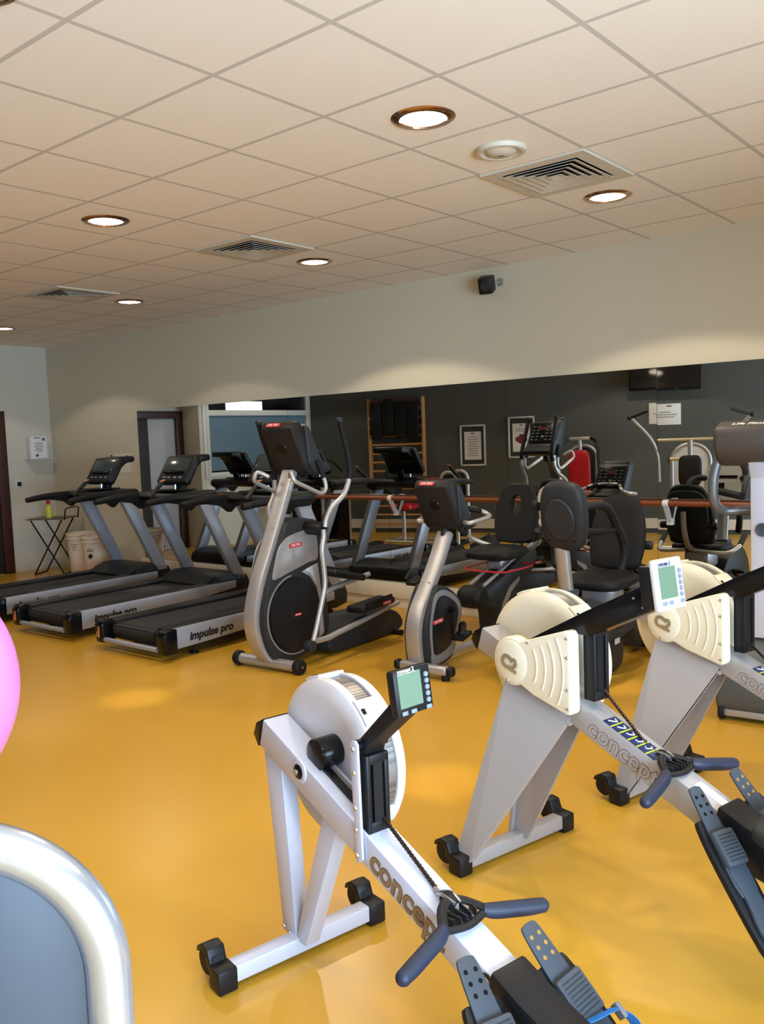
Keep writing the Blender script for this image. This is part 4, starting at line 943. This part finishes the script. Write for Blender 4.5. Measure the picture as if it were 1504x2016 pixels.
for s in (-1, 1): B().cyl((1.32, s*.15, .78), (1.32, s*.23, .78), .030, n=18, bev=.005).obj('adjust_knob', black_pl, t)
B().tube([(1.18, 0, .56), (1.34, 0, .62), (1.42, 0, .75), (1.44, 0, .90)], .022, 10, smooth=3).obj('back_post', tube_sil, t)
for s in (-1, 1):
    B().tube([(1.30, s*.04, .58), (1.25, s*.26, .56), (1.10, s*.32, .60), (1.0, s*.325, .66)], .016, 10, smooth=3).obj('seat_side_handle', tube_sil, t); B().tube([(1.08, s*.322, .61), (.97, s*.325, .675)], .022, 10).obj('handle_grip', black_rb, t)
for ch in t.children:
    if ch.name.split('.')[0] in ('seat_carriage', 'carriage_plate', 'seat_cushion', 'backrest', 'backrest_shell', 'adjust_knob', 'back_post', 'seat_side_handle', 'handle_grip'): ch.location = (-.25, 0, .015)
B().box((.10, 0, .035), (.07, .56, .05), bev=.015).obj('front_stabiliser', black_pl, t)
B().box((1.42, 0, .035), (.07, .56, .05), bev=.015).obj('rear_stabiliser', black_pl, t)

# ------------------------------------------------------------------ machine at the right edge (stand-up trainer, back of console to the viewer)
t = thing('cross_trainer', 'grey cross trainer with bright silver mast, partly cut by the right edge of the photo', 'cross trainer', (-1.385, 4.70, 0), (-.10, 1))
q = B(); q.prism(smooth2([(-.02, .10), (.0, .30), (.12, .46), (.30, .52), (.70, .44), (1.1, .25), (1.15, .06), (.7, .03), (.1, .03)], 3), -.22, .22, bev=.05, seg=3); q.obj('drive_housing', mat('grey_housing', (78, 83, 84), .4, .1), t)
B().prism(smooth2([(.10, .06), (.12, .30), (.24, .43), (.45, .46), (.62, .36), (.60, .10)], 3), -.232, -.218, bev=.006).obj('side_panel', slate_pl, t)
for s in (-1, 1): B().lathe([(0, -.015), (.04, -.015), (.045, 0), (.04, .015), (0, .015)], (.02, s*.19, .045), 'y', 20).obj('wheel', black_rb, t)
B().box((.02, 0, .045), (.05, .36, .04), bev=.01).obj('front_foot', silver, t)
B().box((1.05, 0, .03), (.05, .50, .045), bev=.01).obj('rear_foot', silver, t)
B().prism([(.02, 1.44), (.09, 1.47), (.125, 1.33), (.19, .45), (.07, .45), (.05, 1.30), (-.03, 1.42)], -.052, .052, bev=.008).obj('mast', rower_sil, t)
lg = B(); lg.lathe([(.030, -.001), (.034, -.003), (.036, 0)], (0, 0, 0), 'z', 32); M_ = frameM((.046, -.01, 1.03), (0, -1, 0), (-.02, 0, 1))
lg.xf(M_ @ Matrix.Rotation(PI, 4, 'X')); lr = lg.obj('round_emblem', slate_pl, t)
text_obj('emblem_letter', 'A', .05, slate_pl, lr, frameM((.045, -.01, 1.03), (0, -1, 0), (-.02, 0, 1)), align='CENTER', ext=.001)
q = B(); q.prism([(-.10, 1.565), (.02, 1.60), (.16, 1.585), (.25, 1.50), (.18, 1.42), (.05, 1.36), (-.04, 1.40), (-.09, 1.46)], -.208, .208, bev=.03, seg=3); c_ = q.obj('console', mat('taupe_console', (74, 67, 62), .5, spec=.3), t)
text_obj('console_lettering', 'Life Fitness', .045, wht_txt, c_, frameM((-.035, .125, 1.586), (0, -1, 0), (1, 0, .28)), ext=.0006, shear=.25, bold=.0006)
for s in (-1, 1):
    B().tube([(.06, s*.20, 1.44), (.05, s*.235, 1.30), (.07, s*.235, 1.17), (.14, s*.20, 1.12), (.18, s*.10, 1.12), (.18, 0, 1.12)], .026, 14, smooth=4).obj('hand_rail', mat('graphite_tube', (110, 112, 114), .35, .5), t)
    B().tube([(.10, s*.10, 1.20), (.16, s*.22, 1.22), (.28, s*.28, 1.22)], .020, 10, smooth=3).obj('side_grip', black_rb, t)
    B().box((.72, s*.14, .50), (.40, .16, .05), bev=.02).obj('pedal', black_rb, t)
    B().tube([(.72, s*.14, .475), (.95, s*.16, .30), (1.05, s*.16, .16)], .02, 10).obj('pedal_arm', silver, t)

# power cord along the floor
tag(B().tube([(-4.02, 6.10, .012), (-3.92, 5.98, .010), (-3.80, 5.84, .008), (-3.72, 5.70, .008), (-3.70, 5.64, .012)], .006, 8, smooth=4).obj('power_cord', black_rb), 'thin black power cord running from the slotted-backrest bike to the mirror plinth', 'cord')
# ------------------------------------------------------------------ things along the dark wall (seen in the mirror)
wh_h = (dd.x, dd.y)                          # local x runs along the wall, local y points out into the room
def on_wall(name, label, cat, x, z=0, off=0.0, group=None):
    p = DP(x, z, off); return thing(name, label, cat, p, wh_h, group)
t = on_wall('wall_bars', 'tall pine gymnastic wall bars on the charcoal wall, seen in the mirror', 'wall bars', -9.07)
for s in (-1, 1): B().box((s*.47, .07, 1.115), (.035, .12, 2.23), bev=.006).obj('side_post', pine, t)
for k in range(14):
    z = .16+k*.145
    B().cyl((-.455, .10, z), (.455, .10, z), .018, n=12).obj('rung', pine, t)
for i, (x, dz, nm) in enumerate(((-.33, 0, 'leftmost of four'), (-.12, .01, 'second from the left'), (.10, .05, 'third, hung slightly higher'), (.31, .0, 'rightmost of four'))):
    p = DP(-9.07, 0, 0)+dd*(-x)
    m_ = B(); m_.box((0, .165, 1.86+dz), (.20, .055, .60), bev=.018); m_.obj  # mat folded over the upper rung
    w = thing('exercise_mat', 'black exercise mat hung on the pine wall bars, '+nm, 'exercise mat', p, wh_h, 'mats hanging on the wall bars')
    m_.obj('mat_body', black_rb, w)
    B().tube([(-.05, .165, 2.16+dz), (-.03, .165, 2.20+dz), (.03, .165, 2.20+dz), (.05, .165, 2.16+dz)], .008, 6, smooth=3).obj('carry_strap', mat('dull_red_strap', (120, 28, 30), .6), w)
def frame_pic(x, z0, z1, wd, label, pic):
    t = on_wall('picture_frame', label, 'framed notice', x, (z0+z1)/2, .0, 'framed notices on the dark wall'); hh = z1-z0
    q = B()
    for s in (-1, 1): q.box((s*(wd/2-.014), .012, 0), (.028, .024, hh), bev=.003); q.box((0, .012, s*(hh/2-.014)), (wd, .024, .028), bev=.003)
    q.obj('frame', white_pl, t)
    B().box((0, .006, 0), (wd-.05, .008, hh-.05)).obj('mount', mat('charcoal_mount', (58, 60, 58), .3), t)
    B().box((0, .011, -.005), (wd*.66, .003, hh*.68)).obj('sheet', paper, t)
    q = B()
    if pic:
        for i in range(2): q.box((0, .0135, hh*.20-i*.03), (wd*.4, .001, .008))
    else:
        for i in range(9): q.box((0, .0135, hh*.20-i*.037), (wd*(.42 if i % 3 else .34), .001, .008))
    q.box((0, .0135, hh*.29), (.05, .001, .018)); q.obj('print', MATS['grey_print'], t)
    if pic:
        q = B()
        for a, b_, r in ((-.05, -.02, .045), (.03, .01, .05), (-.01, -.04, .05), (.06, -.03, .035), (.0, .02, .04)): q.lathe([(0, .0015), (r*.8, .0012), (r, 0)], (a, .013, b_-.01), 'y', 18)
        q.obj('picture_motif', mat('plum_motif', (120, 44, 66), .5), t)
frame_pic(-7.86, 1.08, 1.74, .42, 'white framed typed notice on the charcoal wall, seen in the mirror above the upright bike', False)
frame_pic(-7.11, 1.18, 1.83, .42, 'white framed notice with a plum coloured picture, mirrored right of the typed one', True)
t = on_wall('wall_television', 'black flat television mounted high on the charcoal wall, lower edge seen in the mirror', 'television', -5.06, 2.42)
RT = Euler((math.radians(10), 0, 0))
B().box((0, .16, 0), (1.0, .06, .60), rot=RT, bev=.012).obj('cabinet', black_gl, t)
B().box((0, .192, .0), (.94, .004, .52), rot=RT).obj('screen', mat('tv_screen', (8, 9, 11), .08), t)
B().box((0, .115, -.225), (.96, .10, .012), rot=RT).obj('silver_trim', mat('dim_silver_trim', (120, 112, 100), .4, .5), t)
B().box((0, .06, .02), (.3, .12, .25), bev=.01).obj('wall_bracket', black_pl, t)
t = on_wall('wall_notice', 'white rules notice on the charcoal wall below the television, seen in the mirror', 'notice', -5.07, 1.785)
B().box((0, .004, 0), (.45, .008, .31), bev=.002).obj('board', paper, t)
q = B()
for i, w_ in enumerate((.16, .34, .26)): q.box((.0, .0086, .03-i*.035), (w_, .001, .010))
q.box((.06, .0086, .12), (.07, .001, .02)); q.obj('print', MATS['grey_print'], t)
t = on_wall('wall_socket', 'small dark oval cover on the charcoal wall, seen in the mirror', 'wall fitting', -4.97, 1.11)
B().lathe([(0, .012), (.05, .011), (.06, 0)], (0, 0, 0), 'y', 24).obj('cover', char_pl, t)

# strength machines : weight tower = arch of silver tube with dark shroud
def tower(t, x, y, w, hgt, r=.028, m=tube_sil, sh=black_pl, rot=0, name='weight_tower'):
    M = Matrix.Translation((x, y, 0)) @ Matrix.Rotation(rot, 4, 'Z'); rad = w*.46
    pts = [(-w/2, 0, .03), (-w/2, 0, hgt-rad)]+[(-w/2+rad-rad*math.cos(a), 0, hgt-rad+rad*math.sin(a)) for a in [math.radians(6*i) for i in range(1, 16)]]
    pts += [(w/2-rad+rad*math.sin(a), 0, hgt-rad+rad*math.cos(a)) for a in [math.radians(6*i) for i in range(0, 16)]]+[(w/2, 0, .03)]
    q = B().tube(pts, r, 18, ref=(0, 1, 0)); q.xf(M); f = q.obj('tube_frame', m, t)
    rr = rad-r*.4; wi = w-2*r*.9; o = []
    o += [(-wi/2, .10), (-wi/2, hgt-rad)]+[(-wi/2+rr-rr*math.cos(a), hgt-rad+rr*math.sin(a)) for a in [math.radians(6*i) for i in range(1, 16)]]
    o += [(wi/2-rr+rr*math.sin(a), hgt-rad+rr*math.cos(a)) for a in [math.radians(6*i) for i in range(1, 16)]]+[(wi/2, .10)]
    q = B().prism(o, -.012, .012, bev=.004); q.xf(M); q.obj('shroud_panel', sh, t)
    return f
def pad(t, c, d, rot=None, m=red_vinyl, name='pad'):
    q = B(); q.superbox(c, d, rot=rot, e=.45, n=12); return q.obj(name, m, t)
t = thing('leg_machine', 'strength machine with silver arched weight tower and red pads, mirrored under the typed notice', 'weight machine', (-7.30, 1.98, 0), (-1, .18))
tower(t, 0.0, 0, .24, 1.06); tower(t, 0.0, -.38, .24, 1.06)
B().box((0, -.19, .03), (.26, .46, .05), bev=.01).obj('base_plate', black_pl, t)
B().tube([(0, 0, .04), (.55, .06, .035), (1.05, .0, .04)], .022, 12, smooth=3).tube([(0, -.38, .04), (1.05, -.38, .04)], .022, 12).tube([(1.05, 0, .04), (1.05, -.38, .04)], .022, 12).obj('floor_frame', tube_sil, t)
B().tube([(.85, -.19, .04), (.85, -.19, .48)], .03, 12).obj('seat_post', tube_sil, t)
pad(t, (.85, -.19, .55), (.40, .34, .10), name='seat'); pad(t, (1.0, -.19, .86), (.10, .34, .52), Euler((0, .2, 0)), m=black_rb, name='backrest')
B().tube([(.25, .12, .9), (.62, .12, .97)], .018, 10).obj('red_bar', red_pl, t, label='red bar'); B().tube([(.22, .12, .90), (.22, .12, 1.04)], .014, 10).obj('lever', black_gl, t)
t = thing('chest_machine', 'strength machine with tall red backrest and black side levers, mirrored left of centre', 'weight machine', (-5.90, 1.02, 0), (-.30, -1))
tower(t, .45, 0, .40, 1.35, rot=PI/2, sh=black_pl)
B().tube([(.28, 0, .05), (.20, 0, 1.46)], .030, 12).obj('spine', tube_sil, t)
pad(t, (.14, 0, .95), (.10, .32, .70), Euler((0, -.10, 0)), name='backrest'); pad(t, (-.12, 0, .50), (.42, .34, .09), name='seat')
B().tube([(-.10, 0, .04), (-.10, 0, .46)], .028, 12).tube([(-.45, 0, .03), (.55, 0, .03)], .028, 12).tube([(-.45, -.3, .03), (-.45, .3, .03)], .028, 12).obj('floor_frame', tube_sil, t)
B().box((.20, 0, 1.46), (.05, .30, .05), bev=.01).obj('top_beam', tube_sil, t)
for s in (-1, 1): B().tube([(.20, s*.15, 1.46), (.10, s*.26, 1.38), (-.02, s*.30, 1.0), (-.20, s*.32, .80)], .022, 10, smooth=3).obj('press_lever', black_pl, t)
t = thing('lat_machine', 'strength machine with wide raised silver arms and red seat, mirrored at the right', 'weight machine', (-4.25, 1.10, 0), (-.33, -1))
B().tube([(.40, 0, .04), (.40, 0, 1.20), (.36, 0, 1.42)], .034, 12).obj('spine', tube_sil, t)
B().tube([(.36, -.42, 1.42), (.36, .42, 1.42)], .020, 12).obj('cross_bar', mat('cream_bar', (196, 184, 150), .4), t)
for s in (-1, 1):
    B().tube([(.34, s*.40, .85), (.34, s*.42, 1.20), (.30, s*.52, 1.45), (.22, s*.76, 1.72)], .024, 12, smooth=3).obj('press_arm', silver, t)
    B().tube([(.22, s*.76, 1.72), (.06, s*.52, 1.80)], .017, 10).obj('arm_grip', black_rb, t)
    B().ball((.22, s*.77, 1.72), .034, 16).obj('arm_joint', black_pl, t)
B().cyl((.30, -.26, 1.16), (.30, .02, 1.16), .024, n=14).obj('roller', mat('cream_bar', (196, 184, 150), .4), t)
pad(t, (.10, 0, .72), (.40, .52, .10), name='seat'); pad(t, (.28, 0, 1.0), (.10, .30, .42), m=black_rb, name='backrest')
B().tube([(.10, 0, .04), (.10, 0, .68)], .03, 12).tube([(-.35, 0, .03), (.70, 0, .03)], .028, 12).tube([(-.35, -.35, .03), (-.35, .35, .03)], .028, 12).obj('floor_frame', tube_sil, t)
tower(t, .62, 0, .50, 1.35, rot=PI/2, sh=white_pl)
t = thing('cable_machine', 'black strength machine with rounded tower and tall black panel, mirrored beside the blue window', 'weight machine', (-9.75, 2.55, 0), (-1, .25))
tower(t, 0, 0, .34, 1.20, sh=brownblack); tower(t, 0, -.40, .34, 1.20)
B().box((0, -.2, .03), (.4, .5, .05), bev=.01).obj('base_plate', black_pl, t)
B().box((-.42, .05, .36), (.40, .03, .70), bev=.008).obj('black_panel', black_gl, t); B().box((-.63, .05, .36), (.02, .035, .72)).obj('panel_edge', tube_sil, t)
B().tube([(-.05, .05, 1.16), (-.25, .10, 1.28), (-.48, .12, 1.08)], .022, 10, smooth=3).obj('arm', black_pl, t)
pad(t, (.40, -.2, .50), (.40, .3, .09), m=black_rb, name='seat'); B().tube([(.40, -.2, .03), (.40, -.2, .47)], .028, 10).tube([(.1, -.2, .03), (.6, -.2, .03)], .028, 10).obj('floor_frame', tube_sil, t)

# ------------------------------------------------------------------ close to the viewer
# weight tower of a strength machine, lower left corner
cam = Vector((0, 0, 1.58))
t = thing('weight_machine', 'near end of a strength machine, silver arched tube round a grey panel, lower left corner', 'weight machine', (-1.145, .436, 0), (.62, .784))
tower(t, 0, 0, .436, 1.088, r=.030, m=rower_sil if False else mat('satin_silver_tube', (196, 200, 210), .24, .75), sh=shade_gry)
B().box((0, -.25, .03), (.50, .60, .05), bev=.01).obj('base_plate', black_pl, t)
for i in range(11):
    B().box((0, -.10, .13+i*.045), (.30, .10, .040), bev=.004).obj('weight_plate', char_pl, t)
# pink ball on its stand
t = thing('ball_stand', 'silver ring stand carrying the pink ball, beyond the left edge', 'stand', (-2.0, .78, 0))
bc = Vector((-2.013, .697, 1.078))
t.location = (bc.x, bc.y, 0)
B().tube([(.185*math.cos(2*PI*i/28), .185*math.sin(2*PI*i/28), .832) for i in range(28)], .014, 10, closed=True).obj('ring', tube_sil, t)
for a in (0.3, 0.3+2*PI/3, .3+4*PI/3): B().tube([(.185*math.cos(a), .185*math.sin(a), .832), (.23*math.cos(a), .23*math.sin(a), .01)], .014, 10).obj('leg', tube_sil, t)
q = B(); q.ball((0, 0, 0), .295, 64); bl = q.obj('exercise_ball', pink_m); bl.location = bc
tag(bl, 'pink inflated exercise ball cut by the left edge of the photo', 'ball')

# ------------------------------------------------------------------ light
w = bpy.data.worlds.new('world'); scn.world = w; w.use_nodes = True
WN = w.node_tree.nodes; bg = WN['Background']; bg.inputs['Strength'].default_value = 1.0; bg.inputs['Color'].default_value = (.75, .88, 1.0, 1)
for k, (w0, w1) in enumerate(WIN):
    la = bpy.data.lights.new('daylight', 'AREA'); la.shape = 'RECTANGLE'; la.size = w1-w0; la.size_y = 2.2; la.energy = (520, 470, 150)[k]; la.color = (.50, .73, 1.0)
    lo = bpy.data.objects.new('daylight', la); COL.objects.link(lo); lo.location = (XR+.32, (w0+w1)/2, 1.35); lo.rotation_euler = (0, math.radians(90), 0); lo['kind'] = 'light'
    lb = bpy.data.lights.new('bounce_fill', 'AREA'); lb.shape = 'RECTANGLE'; lb.size = w1-w0; lb.size_y = 0.9; lb.energy = 72; lb.color = (.66, .82, 1.0)  # added upward fill that brightens the ceiling like daylight off the ground
    l2 = bpy.data.objects.new('bounce_fill', lb); COL.objects.link(l2); l2.location = (XR+.45, (w0+w1)/2, .9); l2.rotation_euler = (0, math.radians(128), 0); l2['kind'] = 'light'

la = bpy.data.lights.new('daylight', 'AREA'); la.shape = 'RECTANGLE'; la.size = gl_-.1; la.size_y = 2.1; la.energy = 150; la.color = (.56, .76, 1.0)  # extra daylight placed behind the added glass doors
lo = bpy.data.objects.new('daylight', la); COL.objects.link(lo); lo.location = DP((GD0+GD1)/2, 1.2, -0.35); lo.rotation_euler = Vector((-dn.x, -dn.y, 0)).to_track_quat('Z', 'Y').to_euler(); lo['kind'] = 'light'

# ------------------------------------------------------------------ camera
cd = bpy.data.cameras.new('camera'); co = bpy.data.objects.new('camera', cd); COL.objects.link(co); scn.camera = co
cd.sensor_fit = 'HORIZONTAL'; cd.sensor_width = 36; cd.lens = 1723.06/1504*36; cd.clip_start = .02
yaw, pit, rol = -0.694524, -0.084217, -0.037069
cy, sy, cp, sp_ = math.cos(yaw), math.sin(yaw), math.cos(pit), math.sin(pit)
F = Vector((sy*cp, cy*cp, sp_)); Rt = Vector((cy, -sy, 0)); U = Rt.cross(F)
c_, s_ = math.cos(rol), math.sin(rol)
r_ = c_*Rt+s_*U; u_ = -s_*Rt+c_*U
M = Matrix.Identity(4)
for i in range(3): M[i][0] = r_[i]; M[i][1] = u_[i]; M[i][2] = -F[i]; M[i][3] = cam[i]
co.matrix_world = M
vs = scn.view_settings; vs.view_transform = 'Standard'; vs.look = 'None'; vs.gamma = 1; vs.use_curve_mapping = False; vs.exposure = -0.26
try:
    scn.cycles.max_bounces = 10; scn.cycles.glossy_bounces = 6; scn.cycles.transparent_max_bounces = 8; scn.cycles.caustics_reflective = False
except Exception: pass
